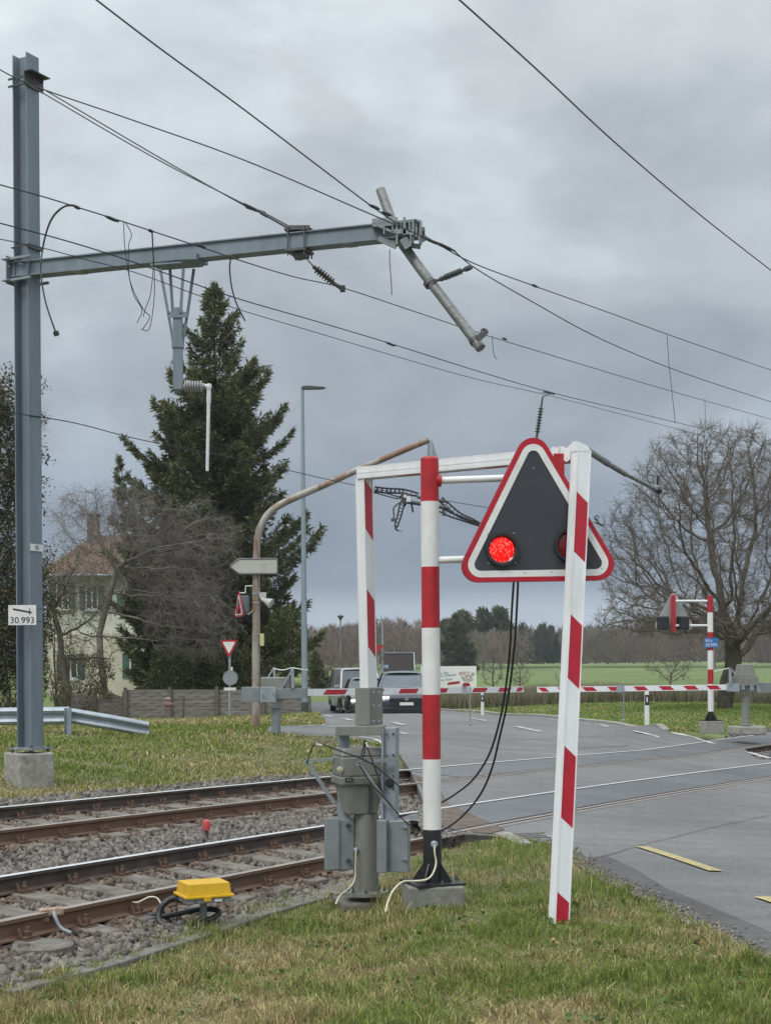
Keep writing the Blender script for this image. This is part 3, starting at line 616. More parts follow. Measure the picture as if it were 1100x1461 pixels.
grass('verge_grass', X, Y, (.03 + .045 * vnoise(X, Y, 1.2, 6)) * RNG.uniform(.6, 1.4, len(X)), Y * .0008 * RNG.uniform(.6, 1.3, len(X)), np.clip(.10 + .8 * (vnoise(X, Y, 3, 8) - .55) + .45 * sstep(41, 34, Y), .02, .9), 'bright green grass beyond the road around the far signal post', 1., BRG)
# clover and broad leaves in the near grass
X, Y = verge_pts(5200, -.28, .28, 6.8, 11.5, lambda t, s, X, Y: t > NEARF(s) + .2); k = vnoise(X, Y, .3, 12) > .66; X, Y = X[k], Y[k]
o = leafcloud('low_weeds', np.stack([X, Y, Hn(X, Y) + RNG.uniform(.0, .04, len(X))], 1), .035, [(.07, .13, .035), (.10, .16, .05)], None, (0, 0, 0), RNG, .7, np.stack([RNG.normal(size=len(X)), RNG.normal(size=len(X)), np.abs(RNG.normal(0, .5, len(X)))], 1))
tag(o, 'dark green broad leaved weeds low in the near grass', 'weeds', kind='stuff')
# dead leaves in the grass and grit along the road edge
X, Y = verge_pts(420, -.28, .28, 6.8, 12, lambda t, s, X, Y: t > NEARF(s) + .1)
o = leafcloud('fallen_leaves', np.stack([X, Y, Hn(X, Y) + RNG.uniform(.01, .05, len(X))], 1), .034, [(.26, .15, .07), (.33, .22, .11), (.18, .11, .06)], None, (0, 0, 0), RNG, .65, np.stack([RNG.normal(size=len(X)), RNG.normal(size=len(X)), RNG.normal(0, .25, len(X))], 1))
tag(o, 'brown fallen leaves scattered through the near grass', 'leaves', kind='stuff')
ep = [Vector(road_poly[i]) for i in range(0, 14)]; P2 = []
for a_, b_ in zip(ep[:-1], ep[1:]):
    m_ = int((b_ - a_).length * 520); u_ = RNG.random(m_)[:, None]; nn_ = np.array([-(b_ - a_).y, (b_ - a_).x]) / (b_ - a_).length; P2.append(np.array(a_) * (1 - u_) + np.array(b_) * u_ - nn_ * (np.abs(RNG.normal(0, .10, (m_, 1))) - .08))
P2 = np.concatenate(P2); r = RNG.uniform(.004, .012, len(P2)); stones('road_grit', P2[:, 0], P2[:, 1], Hn(P2[:, 0], P2[:, 1]) + r * .5 + .006, r, RNG.uniform(.10, .30, (len(P2), 1)) * np.array([[1, .93, .82]]), 'fine grit and earth along the near road edge')
# reeds before the field
n = 60000; X = RNG.uniform(1.5, 27, n); Y = 62.5 + .02 * X + RNG.random(n) * 3.4; Z = Hn(X, Y); h = RNG.uniform(.3, .85, n) * (.75 + .4 * vnoise(X, Y, 1.6, 4)); a = RNG.uniform(0, PI, n); s = np.stack([np.cos(a), np.sin(a), 0 * a], 1) * .016
p = np.stack([X, Y, Z], 1); tip = p + np.stack([RNG.normal(0, .09, n), RNG.normal(0, .09, n), h], 1); v = np.stack([p - s, p + s, tip], 1)
c = np.array([(.28, .26, .17), (.23, .21, .145), (.31, .28, .20), (.17, .175, .10)])[RNG.integers(0, 4, n)] * RNG.uniform(.6, 1.2, (n, 1))
tag(npmesh('dry_reeds', v.reshape(-1, 3), np.arange(3 * n), 3, MC('reeds', .8, .1, .2), np.repeat(c, 3, 0)), 'strip of dry brown reeds between bright grass and the field', 'reeds', kind='stuff')
# ------------------------------------------------------------------ trees
rg = np.random.default_rng(3)
# the big bare tree at the right
D_ = 52; bx_ = G(1033, 1011); px_m = F / D_
tr_ = [xyz(1033, 1012, D_), xyz(1034, 1000, D_), xyz(1036, 985, D_), xyz(1040, 968, D_), xyz(1045, 955, D_), xyz(1046, 938, D_)]
att = np.concatenate([ell(xyz(1045, 800, D_), (4.9, 4.6, 4.3), 3000, rg, .1), ell(xyz(1000, 885, D_), (3.9, 4.2, 1.0), 700, rg), ell(xyz(1110, 880, D_), (4.3, 4.2, 1.3), 600, rg), ell(xyz(1020, 680, D_), (2.9, 3., 1.9), 900, rg)])
k = (att[:, 2] > 2.45); att = att[k]
bare_tree('bare_tree', 'large bare spreading tree behind the far signal post at right', 'tree', tr_, att, .24, .34, barkg, r_tip=.0075, r_pow=2.15, trunk_r=.31, twigs=7, twl=.46, tbark=M('mossy dark bark', (.065, .058, .042), .95, 0, .3, 5, .8, col2=(.10, .095, .06)), seed=5, up=.06)
# brown bushy bare tree before the house
D_ = 55
tr_ = [xyz(150, 1002, D_), xyz(150, 985, D_), xyz(144, 940, D_), xyz(142, 905, D_), xyz(150, 872, D_), xyz(158, 845, D_), xyz(168, 810, D_)]
att = np.concatenate([ell(xyz(262, 850, D_), (1.75, 2., 2.4), 560, rg), ell(xyz(215, 800, D_), (1.5, 1.6, 1.6), 420, rg), ell(xyz(300, 880, D_), (1.2, 1.2, 1.6), 220, rg), ell(xyz(130, 830, D_), (1.5, 1.2, 1.6), 260, rg), ell(xyz(165, 740, D_), (2.5, 1.8, 1.35), 620, rg), ell(xyz(275, 780, D_), (1.8, 1.7, 1.9), 420, rg)])
bare_tree('bare_tree', 'brown bushy bare tree with drooping twigs before the house', 'tree', tr_, att, .2, .27, barkx, r_tip=.006, trunk_r=.13, twigs=5, twl=.62, seed=8, droop=.35, bend=.5)
D_ = 51
tr_ = [xyz(97, 1010, D_), xyz(98, 985, D_), xyz(88, 935, D_), xyz(86, 905, D_), xyz(76, 868, D_)]
att = np.concatenate([ell(xyz(100, 850, D_), (1.5, 1.2, 1.9), 420, rg), ell(xyz(120, 930, D_), (1.1, 1.2, 1.), 160, rg)])
bare_tree('small_tree', 'slender dark trunked small tree between mast and brown tree', 'tree', tr_, att, .22, .34, barkd, r_tip=.008, trunk_r=.13, twigs=3, twl=.5, seed=9, leaves=(900, .09, [(.16, .16, .05), (.10, .12, .04), (.22, .19, .07)]))
# ivy covered evergreen at the left edge
D_ = 40
for (bx0, tops, lab, sd, nl) in ((-22, 0, 'leafy dark evergreen tree cut by the left edge of the view', 11, 46000),):
    tr_ = [xyz(bx0, 1035, D_), xyz(bx0, 980, D_), xyz(bx0 + 4, 900, D_), xyz(bx0 + 8, 820, D_)]
    att = np.concatenate([ell(xyz(-10, 860, D_), (1.6, 1.4, 2.4), 600, rg), ell(xyz(-5, 690, D_), (1.25, 1.1, 2.2), 420, rg), ell(xyz(5, 600, D_), (.9, .8, 1.3), 120, rg)])
    bare_tree('evergreen_tree', lab, 'tree', tr_, att, .2, .3, barkd, r_tip=.007, trunk_r=.15, twigs=3, twl=.4, seed=sd, leaves=(nl, .085, [(.045, .06, .03), (.06, .075, .035), (.085, .09, .04), (.14, .085, .04), (.03, .045, .025)]))
# the tall spruce
SPR = np.array([(.07, .095, .042), (.10, .125, .05), (.055, .075, .038), (.17, .18, .08), (.13, .125, .07), (.145, .165, .065)])
b_ = P(310, 1017, 64); b_.z = H(b_.x, b_.y)
conifer('spruce_tree', 'tall dark spruce tree behind the fence and curved pole', b_, P(306, 408, 64), [(.03, 3.4), (.12, 3.9), (.25, 4.3), (.38, 4.2), (.5, 3.7), (.62, 3.1), (.72, 2.4), (.8, 1.7), (.88, 1.2), (.95, .6), (1, .08)], 300, 250, SPR, 21, size=.27)
bq = P(247, 1005, 60); bq.z = H(bq.x, bq.y)
conifer('spruce_tree', 'smaller leaning spruce whose tip rises above the brown tree', bq, P(170, 655, 59.5), [(.03, 1.3), (.3, 1.2), (.6, .8), (.85, .6), (1, .06)], 120, 90, SPR, 22, size=.24, trunk_r=.12)
def bush(name, label, c, r, n, cols, size=.14, seed=0, cat='bush', group=None, aspect=.35, stems=9):
    rg = np.random.default_rng(seed); c = Vector(c); z0 = H(c.x, c.y); base = Vector((c.x, c.y, z0)); t = T(name, label, cat, base, group)
    A, B = [], []
    for i in range(stems):
        e = ell(np.array(c), np.array(r) * .8, 1, rg)[0]; m = (np.array(base) + e) / 2 + rg.normal(0, .08, 3); A += [np.array(base), m]; B += [m, e]
    seg_mesh('stems', A, B, [.03, .018] * stems, [.018, .008] * stems, barkd, t.o, base)
    C = ell(np.array(c), r, n, rg, .25); C[:, 2] = np.maximum(C[:, 2], z0 + .02); lump = vnoise(C[:, 0] + C[:, 1] * .5, C[:, 2], min(r) * .55, seed) > .33; C = C[lump]
    d = C - np.array(c); d /= np.linalg.norm(d, axis=1, keepdims=True) + 1e-6; leafcloud('foliage', C, size, cols, t.o, base, rg, aspect, d + rg.normal(0, .7, d.shape)); return t
OLV = [(.085, .11, .04), (.12, .14, .05), (.06, .085, .035), (.15, .15, .06)]
bush('evergreen_bush', 'olive green bushy conifer between curved pole and lamp post', P(408, 945, 60), (1.0, .9, 2.3), 9000, OLV, .16, 31)
bush('evergreen_bush', 'dark green bush right behind the give way sign', P(330, 958, 57), (1.3, .8, 1.1), 6000, SPR, .15, 32)
bush('evergreen_bush', 'dark green bush low between the house and the spruce', P(258, 955, 57), (1.3, .8, 1.3), 6000, SPR, .15, 33)
bush('evergreen_bush', 'dense dark bush low behind the mast foot', P(10, 960, 45), (1.3, .8, 1.6), 9000, [(.05, .06, .03), (.09, .08, .04), (.12, .09, .05)], .1, 34)
bush('evergreen_bush', 'tall loose yellow green shrub beside the mast before the house', P(80, 890, 55.5), (.75, .6, 3.0), 1900, [(.16, .16, .05), (.10, .12, .04), (.22, .19, .07), (.12, .09, .05)], .11, 37)
bush('evergreen_bush', 'brown and green undergrowth between the two small tree trunks', P(118, 965, 54), (1.15, .6, .9), 3200, [(.11, .085, .05), (.09, .10, .045), (.16, .12, .07)], .11, 38)
bush('evergreen_bush', 'brownish low bush beside the guardrail end', P(118, 995, 50), (1.1, .5, .45), 2200, [(.10, .085, .05), (.09, .10, .04)], .09, 35)
# saplings before the field
for i, (px, tp, w_, lab) in enumerate([(703, 925, .5, 'small bare tree between billboard and hanging cables'), (741, 945, .5, 'thin bare sapling just right of the hanging cables'), (802, 950, .3, 'thin bare sapling hidden beside the leaning boom'), (955, 935, .9, 'bushy bare sapling under the big tree at its left'), (668, 955, .4, 'low bare sapling behind the billboard')]):
    D_ = (66, 67, 68, 69, 78)[i]; b_ = P(px, 1000, D_); b_.z = H(b_.x, b_.y); tr_ = [np.array(b_), np.array(b_) + (0, 0, .4), np.array(b_) + (.03, 0, .8)]
    topz = P(px, tp, D_).z; att = ell((b_.x, b_.y, (b_.z + .7 + topz) / 2), (w_ * 1.3, w_, (topz - b_.z - .6) / 2), 90, rg)
    bare_tree('bare_sapling', lab, 'sapling', tr_, att, .14, .22, barkg, r_tip=.009, trunk_r=.045, twigs=3, twl=.3, seed=40 + i, up=.1, group='bare saplings in the reeds')
# bare trees behind the cars
for i, (px, tp, w_, d, lab) in enumerate([(484, 893, 2.4, 120, 'tallest bare tree behind the grey van'), (468, 925, 1.8, 115, 'low brown bare tree left of the van roof'), (515, 915, 2.4, 125, 'bare tree hidden partly by the upright boom')]):
    b_ = P(px, 985, d); b_.z = H(b_.x, b_.y); topz = P(px, tp, d).z; h_ = topz - b_.z; tr_ = [np.array(b_) + (0, 0, h_ * q_) for q_ in (0, .12, .24)]
    att = ell((b_.x, b_.y, b_.z + h_ * .6), (w_, w_, h_ * .42), 260, rg)
    bare_tree('bare_tree', lab, 'tree', tr_, att, .35, .5, barkb, r_tip=.014, trunk_r=.14, twigs=4, twl=.7, seed=60 + i, up=.12, group='bare trees behind the cars')
b_ = P(452, 986, 110); b_.z = H(b_.x, b_.y)
conifer('small_conifer', 'small dark pointed conifer left of the grey van', b_, P(450, 933, 110), [(.03, 1.1), (.4, .8), (1, .05)], 60, 40, SPR, 51, size=.3, trunk_r=.1)
b_ = P(652, 960, 240); b_.z = H(b_.x, b_.y)
conifer('spruce_tree', 'broad dark spruce at the edge of the wood above the billboard', b_, P(650, 880, 240), [(.03, 3.2), (.4, 2.5), (.8, 1.3), (1, .1)], 90, 70, SPR * .8, 52, size=.8, trunk_r=.2)
for i, (px, tp, bt, rr, lab) in enumerate([(662, 872, 915, 11, 'leftmost of the pines rising above the wood'), (690, 869, 915, 13, 'broad crowned pine in the middle of the wood pines'), (714, 867, 905, 9, 'rightmost slim pine of the wood pines'), (640, 885, 920, 10, 'low pine crown just right of the near signal post'), (1018, 868, 930, 8, 'round dark tree seen through the big bare tree')]):
    d = 300; b_ = P(px, 957, d); b_.z = H(b_.x, b_.y); t = T('pine_tree', lab, 'pine', b_, 'pines rising above the wood'); s_ = d / F
    t.part('trunk', MB().tube([b_, P(px + 1, 920, d), P(px, tp + 8, d)], [.3, .25, .12], 6), barkg, smooth=True)
    rq = np.random.default_rng(70 + i); C = np.concatenate([ell(np.array(P(px + rq.normal(0, rr * .4), tp + 5 + (bt - tp) * .55 * rq.random(), d)), np.array((rr * .55, rr * .5, rr * .38)) * s_, 260, rq) for _ in range(10)])
    leafcloud('crown', C, 1.0, SPR * .9, t.o, b_, rq, .4, mat='needles')
# the wood
n = 1500; wx = RNG.uniform(-75, 175, n); wy = 322 + RNG.random(n) * 45 + .03 * wx; wz = Hn(wx, wy); hh = RNG.uniform(7.5, 11.5, n) * (.85 + .35 * vnoise(wx, wy * 0, 14, 7)) + (wy - 322) * .02; K = 46
con = (vnoise(wx, wy, 9, 11) > .74) & (wx > 12); basec = np.where(con[:, None], np.array([[.05, .06, .045]]), np.array([(.185, .145, .12), (.15, .125, .11), (.22, .155, .12), (.175, .16, .13)])[RNG.integers(0, 4, n)])
K = 110; an = RNG.uniform(0, 2 * PI, (n, K)); fz = RNG.random((n, K)) ** .8; rad = RNG.random((n, K)) ** .6 * np.where(con[:, None], 1.7 * (1.02 - fz), 2.5 * np.sqrt(np.clip(1 - (2 * fz - .95) ** 2, .02, 1)))
bs = np.stack([wx[:, None] + np.cos(an) * rad, wy[:, None] + np.sin(an) * rad, wz[:, None] + hh[:, None] * (.10 + .80 * fz)], 2)
tp = bs + np.stack([np.cos(an) * .5 + RNG.normal(0, .3, (n, K)), np.sin(an) * .3, RNG.uniform(.5, 1.6, (n, K))], 2)
wdt = np.where(con[:, None], .3, .11) + 0 * fz; sx = np.stack([wdt, 0 * wdt, 0 * wdt], 2); v = np.stack([bs - sx, bs + sx, tp], 2).reshape(-1, 3)
tag(npmesh('far_wood', v, np.arange(len(v)), 3, MC('far twigs', .95, .05), np.repeat(basec, K * 3, 0) * RNG.uniform(.75, 1.25, (n * K * 3, 1))), 'brown winter wood beyond the green field', 'wood', kind='stuff')
# darker ground of the wood and distant hills
hillm = M('hill forest', (.05, .075, .07), .95, 0, .2, .004, 0, col2=(.075, .095, .08))
def ridge(name, d, pts, depth):
    mb = MB(); k = len(pts); c = catmull([P(px, py, d) for px, py in pts], 5); b = [Vector((p.x, p.y - depth * .35, -3)) for p in c]; e = [Vector((p.x, p.y + depth, -3)) for p in c]
    n = len(c); mb.add(c + b + e, [(n + i, n + i + 1, i + 1, i) for i in range(n - 1)] + [(i, i + 1, 2 * n + i + 1, 2 * n + i) for i in range(n - 1)]); tag(mb.make(name, hillm, smooth=True), kind='structure')
ridge('hills', 2600, [(-300, 900), (0, 912), (150, 905), (300, 915), (430, 908), (470, 909), (520, 915), (600, 918), (700, 920), (850, 917), (1000, 915), (1250, 905), (1500, 910)], 500)
ridge('hills', 900, [(-300, 940), (100, 936), (300, 932), (420, 932), (470, 931), (540, 936), (700, 940), (1000, 938), (1500, 936)], 200)
# ------------------------------------------------------------------ house and far buildings
plaster = M('cream plaster', (.50, .475, .385), .9, 0, .06, 2, .1, dirt=.25); plaster2 = M('grey white plaster', (.56, .56, .50), .9, 0, .08, 2, .1, dirt=.3)
tile = M('orange brown roof tiles', (.14, .08, .055), .9, 0, .4, 8, .5, col2=(.18, .12, .085), stretch=(1, 1, 3)); shut = M('green shutter paint', (.05, .11, .09), .6, 0, .15, 10)
winf = M('white window frame', (.62, .63, .62), .5, 0, .04, 5); darkroof = M('dark brown roof', (.035, .029, .027), .95, 0, .2, 3, .3, spec=.1)
D_ = 80; S_ = D_ / F; hx0, hx1 = P(62, 0, D_).x, P(245, 0, D_).x; zb = -.8; ze = P(0, 822, D_).z; zm = P(0, 905, D_).z
cx_ = (hx0 + hx1) / 2; hs = T('house', 'cream two storey house with orange tiled roof and green shutters', 'house', (cx_, D_ + 4, zb))
hs.part('wall', MB().box((cx_, D_ + 4, (zb + zm) / 2), (hx1 - hx0, 8, zm - zb)), plaster)
hs.part('upper_wall', MB().box((cx_, D_ + 4, (zm + ze) / 2 + .003), (hx1 - hx0 - .1, 7.9, ze - zm)), plaster2)
ey = ze - .05; o_ = .55; rz_ = P(0, 765, D_ + 4).z; mb = MB()
mb.add([(hx0 - o_, D_ - o_, ey), (hx1 + o_, D_ - o_, ey), (hx1 + o_, D_ + 8 + o_, ey), (hx0 - o_, D_ + 8 + o_, ey), (hx0 + 1.7, D_ + 4, rz_), (hx1 - 3.2, D_ + 4, rz_)], [(0, 1, 5, 4), (1, 2, 5), (2, 3, 4, 5), (3, 0, 4), (3, 2, 1, 0)])
rf = hs.part('roof', mb, tile); chx = P(126, 0, D_ + 3).x
hs.part('chimney', MB().box((chx, D_ + 3.5, (rz_ + .15)), (.6, .6, 1.9)).box((chx, D_ + 3.5, rz_ + 1.13), (.75, .75, .12)), M('chimney brick', (.15, .135, .12), .9, 0, .3, 6, .3), parent=rf)
hs.part('eaves_gutter', MB().tube([(hx0 - o_, D_ - o_ - .06, ey + .02), (hx1 + o_, D_ - o_ - .06, ey + .02)], .07, 6), galv)
for (a, b, c, d, sh) in ((76, 92, 833, 868, 1), (172, 190, 845, 872, 1), (180, 199, 934, 968, 1), (118, 134, 838, 870, 1), (86, 104, 934, 968, 1), (215, 232, 845, 872, 0)):
    x0, x1, z1, z0 = P(a, 0, D_).x, P(b, 0, D_).x, P(0, c, D_).z, P(0, d, D_).z; w = x1 - x0; h_ = z1 - z0; m_ = ((x0 + x1) / 2, (z0 + z1) / 2)
    fr = MB()
    for q_ in (x0, x1, m_[0]): fr.box((q_, D_ - .03, m_[1]), (.07, .08, h_))
    for q_ in (z0, z1): fr.box((m_[0], D_ - .031, q_), (w + .07, .078, .07))
    wf = hs.part('window', fr, winf); hs.part('pane', MB().box((m_[0], D_ - .012, m_[1]), (w - .06, .02, h_ - .06)), glass, parent=wf)
    hs.part('sill', MB().box((m_[0], D_ - .08, z0 - .09), (w + .2, .2, .08)), winf, parent=wf)
    for sd_ in ((-1, 1) if sh else ()):
        sm_ = MB().box((m_[0] + sd_ * (w / 2 + .04 + w * .28), D_ - .035, m_[1]), (w * .52, .05, h_ + .05))
        for k_ in range(8): sm_.box((m_[0] + sd_ * (w / 2 + .04 + w * .28), D_ - .066, z0 + (k_ + .5) * h_ / 8), (w * .42, .012, h_ / 16))
        hs.part('shutter', sm_, shut)
# dark roofed building behind the cars
D_ = 190; x0, x1 = P(540, 0, D_).x, P(584, 0, D_).x; zr, zE, zB = P(0, 936, D_).z, P(0, 962, D_).z, -2.2; b = T('farm_building', 'low pale building with broad dark brown roof behind the cars', 'building', ((x0 + x1) / 2, D_, zB))
b.part('wall', MB().box(((x0 + x1) / 2, D_ + 3, (zB + zE) / 2), (x1 - x0 - .3, 6, zE - zB)), plaster2)
b.part('roof', MB().add([(x0, D_ - .4, zE), (x1, D_ - .4, zE), (x1, D_ + 3, zr), (x0, D_ + 3, zr), (x0, D_ + 6.4, zE), (x1, D_ + 6.4, zE)], [(0, 1, 2, 3), (3, 2, 5, 4), (0, 3, 4), (1, 5, 2), (0, 4, 5, 1)]), darkroof)
b.part('verge_board', MB().bar((x1 + .06, D_ - .4, zE + .05), (x1 + .06, D_ + 3, zr + .08), .12, .2).bar((x0, D_ + 2.9, zr + .1), (x1 + .1, D_ + 2.9, zr + .1), .2, .12), galv)
for k_ in range(3): b.part('window', MB().box((x0 + (k_ + .7) * .9, D_ - .01, (zB + zE) / 2 + .2), (.5, .06, .6)), glass)
D_ = 150; x0, x1 = P(470, 0, D_).x, P(530, 0, D_).x

hz = bpy.data.materials.new('pale damp air'); hz.use_nodes = True; _t = hz.node_tree; _t.nodes.remove(_t.nodes['Principled BSDF']); _v = _t.nodes.new('ShaderNodeVolumePrincipled'); _v.inputs['Color'].default_value = (.78, .85, .93, 1); _v.inputs['Density'].default_value = .0003; _v.inputs['Anisotropy'].default_value = .2
_t.links.new(_v.outputs[0], _t.nodes['Material Output'].inputs['Volume']); tag(MB().box((0, 600, 50), (7000, 7600, 130)).make('haze', hz), 'thin pale winter haze over the fields and hills', 'haze', kind='stuff')
# ------------------------------------------------------------------ overhead line mast with its cantilever beam
UP = Vector((0, 0, 1)); NX = Vector((PC, -PS, 0)); TD = Vector((PS, PC, 0))
def hbeam(mb, p0, p1, n, h, w, wd, tf=.014, tw=.011):
    n, w = Vector(n).normalized(), Vector(w).normalized(); p0, p1 = Vector(p0), Vector(p1)
    for sg_ in (-1, 1): o = n * sg_ * (h / 2 - tf / 2); mb.beam(p0 + o, p1 + o, w * wd, n * tf)
    mb.beam(p0, p1, w * tw, n * (h - 2 * tf + .001)); return mb
def chan(mb, p0, p1, n, h, w, wd, t=.01):                     # channel: web face normal w
    n, w = Vector(n).normalized(), Vector(w).normalized(); p0, p1 = Vector(p0), Vector(p1)
    mb.beam(p0, p1, n * h, w * t)
    for sg_ in (-1, 1): o = n * sg_ * (h / 2 - t / 2) + w * (wd / 2); mb.beam(p0 + o, p1 + o, w * (wd - t), n * t)
    return mb
def bolt(mb, p, n, r=.012, l=.02): return mb.lathe(p, [(r, 0), (r, l * .6), (r * .55, l * .62), (r * .55, l * 1.6)], 6, n)
DM = 18.0; mb0 = P(44, 1066, DM); mt0 = P(44, 81, DM)
mast = T('catenary_mast', 'tall grey steel railway mast with long cantilever beam over the tracks', 'mast', (mb0.x, mb0.y, H(mb0.x, mb0.y)))
colm = hbeam(MB(), mb0, Vector((mb0.x, mb0.y, mt0.z)), NX, .225, TD, .22); mast.part('column', colm, mastm)
fb = P(42, 1108, DM).z - .25; ftop = mb0.z - .065
fm = MB().box((mb0.x - .02, mb0.y, (fb + ftop) / 2), (.46, .46, ftop - fb), rz=-.9); mast.part('foundation', fm, conc, bevel=.02)
bp = MB().box((mb0.x, mb0.y, mb0.z - .012), (.36, .36, .025), rz=-PHI); mast.part('base_plate', bp, galv2)
for i in (-1, 1):
    for j in (-1, 1): mast.part('anchor_bolt', MB().lathe(Vector((mb0.x, mb0.y, ftop)) + NX * i * .15 + TD * j * .15, [(.012, 0), (.012, .02), (.024, .02), (.024, .045), (.012, .046), (.012, .052), (.024, .052), (.024, .08), (.012, .081), (.012, .1)], 8), darkm)
def mastpt(py): return Vector((mb0.x, mb0.y, P(44, py, DM).z))
bk = MB(); c = mastpt(120); fr = -TD
for dz_ in (.04, -.05): bk.beam(c - NX * .16 + fr * .13 + UP * dz_, c + NX * .16 + fr * .13 + UP * dz_, UP * .02, fr * .02); bk.beam(c - NX * .16 - fr * .13 + UP * dz_, c + NX * .16 - fr * .13 + UP * dz_, UP * .02, fr * .02)
bk.beam(c + NX * .125 - TD * .17 , c + NX * .125 + TD * .17, UP * .17, NX * .012); bk.beam(c + NX * .18 - TD * .17 + UP * .08, c + NX * .18 + TD * .17 + UP * .08, UP * .012, NX * .12)
for j in (-.1, .0, .1): bolt(bk, c + NX * .13 + TD * j - UP * .03, NX)
mast.part('top_bracket', bk, darkm)
bk = MB(); c = mastpt(355)
for s_ in (-1, 1): bk.tube([c + NX * .13 * s_ - TD * .13, c + NX * .13 * s_ + TD * .13], .009, 6); bk.tube([c - NX * .13 + TD * .13 * s_, c + NX * .15 + TD * .13 * s_], .009, 6)
bk.beam(c + NX * .13 - TD * .12, c + NX * .13 + TD * .12, UP * .05, NX * .03); mast.part('cable_clamp', bk, darkm)
# number plates
sc0 = P(32.5, 877.5, DM - .28); cs_ = DM / F; mbp = MB().beam(sc0 - Vector((19.5 * cs_, 0, 0)), sc0 + Vector((19.5 * cs_, 0, 0)), UP * 28 * cs_, Vector((0, .006, 0)))
pl = mast.part('number_plate', mbp, whitep); ti = MB().text('30.993', sc0 + Vector((0, -.005, -11.5 * cs_)), (1, 0, 0), UP, 12.2 * cs_ * 1.05, 'CENTER')
ti.beam(sc0 + Vector((-13 * cs_, -.005, 8.5 * cs_)), sc0 + Vector((13 * cs_, -.005, 3.5 * cs_)), UP * 2.3 * cs_, Vector((0, .003, 0))); ti.beam(sc0 + Vector((10.5 * cs_, -.0062, 10 * cs_)), sc0 + Vector((10.5 * cs_, -.0062, .5 * cs_)), Vector((.7 * cs_, 0, 0)), Vector((0, .003, 0)))
mast.part('plate_lettering', ti, blk, parent=pl)
stp = MB()
for dz_ in (-9, 9): stp.tube([sc0 + Vector((17 * cs_, .02, dz_ * cs_)), sc0 + Vector((27 * cs_, .06, dz_ * cs_)), sc0 + Vector((29 * cs_, .3, dz_ * cs_)), sc0 + Vector((5 * cs_, .45, dz_ * cs_))], .006, 5)
mast.part('plate_strap', stp, darkm, parent=pl)
s2 = mastpt(782) + NX * .122; pl = mast.part('small_plate', MB().beam(s2 - TD * .11, s2 + TD * .11, UP * .085, NX * .005), whitep)
mast.part('plate_lettering', MB().text('75', s2 + NX * .0045 - UP * .025, TD, UP, .07, 'CENTER'), blk, parent=pl)
# cantilever beam
b0_, b1_ = P(22, 387, 18.05), P(603, 331, 16.3); b1_.z = b0_.z + (b1_.z - b0_.z) * .5; bd_ = (b1_ - b0_).normalized()
def BP(px, off=(0, 0)):                                       # point on the beam axis seen at pixel column px
    a, _ = ray(px, 350); lo = (a * b0_.y - b0_.x) / ((b1_.x - b0_.x) - a * (b1_.y - b0_.y)); p = b0_.lerp(b1_, lo); return p
bw = Vector((-bd_.y, bd_.x, 0)).normalized(); bu = bw.cross(bd_) * -1
if bu.z < 0: bu = -bu
bwf = bw if bw.y < 0 else -bw; cb = MB(); be_ = BP(598)
for s_ in (-1, 1): cb.beam(b0_ + bu * s_ * .085, be_ + bu * s_ * .085, bw * .19, bu * .014)
cb.beam(b0_ + bwf * .06, be_ + bwf * .06, bw * .012, bu * .157); cb.beam(b0_ - bwf * .06, be_ - bwf * .06, bw * .012, bu * .157)
cbo = mast.part('crossbeam', cb, mastm)
for px in (115, 330, 500): q_ = BP(px); mast.part('batten_plate', MB().beam(q_ - bw * .09 - bu * .096, q_ + bw * .09 - bu * .096, bu * .008, bd_ * .12), galv2, parent=cbo)
cl_ = MB(); c = mastpt(387); 
for dz_ in (.13, -.13): cl_.beam(c - NX * .2 - TD * .16 + UP * dz_, c + NX * .2 - TD * .16 + UP * dz_, UP * .03, TD * .03); cl_.beam(c - NX * .2 + TD * .16 + UP * dz_, c + NX * .2 + TD * .16 + UP * dz_, UP * .03, TD * .03); cl_.beam(c - NX * .17 - TD * .2 + UP * dz_, c - NX * .17 + TD * .2 + UP * dz_, UP * .012, NX * .12)
cl_.beam(c - NX * .17 - TD * .18, c - NX * .17 + TD * .0, UP * .34, NX * .014)
for i in (-1, 1): bolt(cl_, c + NX * i * .1 - TD * .2 + UP * .02, -TD, .014, .03)
mast.part('mast_clamp', cl_, galv2)
# bracket and strap on top of the beam, hanging drop support
tb = MB(); q_ = BP(427) + bu * .12; tb.beam(q_ - bd_ * .14, q_ + bd_ * .17, bw * .2, bu * .015); tb.beam(q_ - bd_ * .14 - bw * .1 + bu * .03, q_ + bd_ * .17 - bw * .1, bu * .05, bw * .01)
q_ = BP(428) - bu * .115; tb.beam(q_ - bd_ * .13, q_ + bd_ * .12, bw * .26, bu * .03); tb.beam(q_ - bd_ * .05 - bu * .05, q_ + bd_ * .09 - bu * .04, bw * .14, bu * .06)
for i in (-1, 1):
    for j in (-1, 1): tb.tube([q_ + bd_ * i * .1 + bw * j * .11 - bu * .06, q_ + bd_ * i * .1 + bw * j * .11 + bu * .26], .01, 6)
mast.part('beam_clamp', tb, darkm, parent=cbo)
dp = BP(254); dd_ = dp.y; C_ = lambda x, y, o=0: P(x, y, dd_ + o)
ds = MB(); ds.beam(C_(222, 381), C_(284, 376), bw * .24, UP * .022); 
ds.beam(C_(262, 371, -.1), C_(289, 370, -.1), bw * .3, UP * .07)
for (xa, xb, o) in ((229, 240.5, -.09), (243, 247, .09), (262, 258, -.09), (277, 268, .09)): ds.bar(C_(xa, 384, o), C_(xb, 447, o * .7), .032, .032)
for o in (-.062, .062): ds.bar(C_(240, 449, o), C_(268, 449, o), .01, .07)
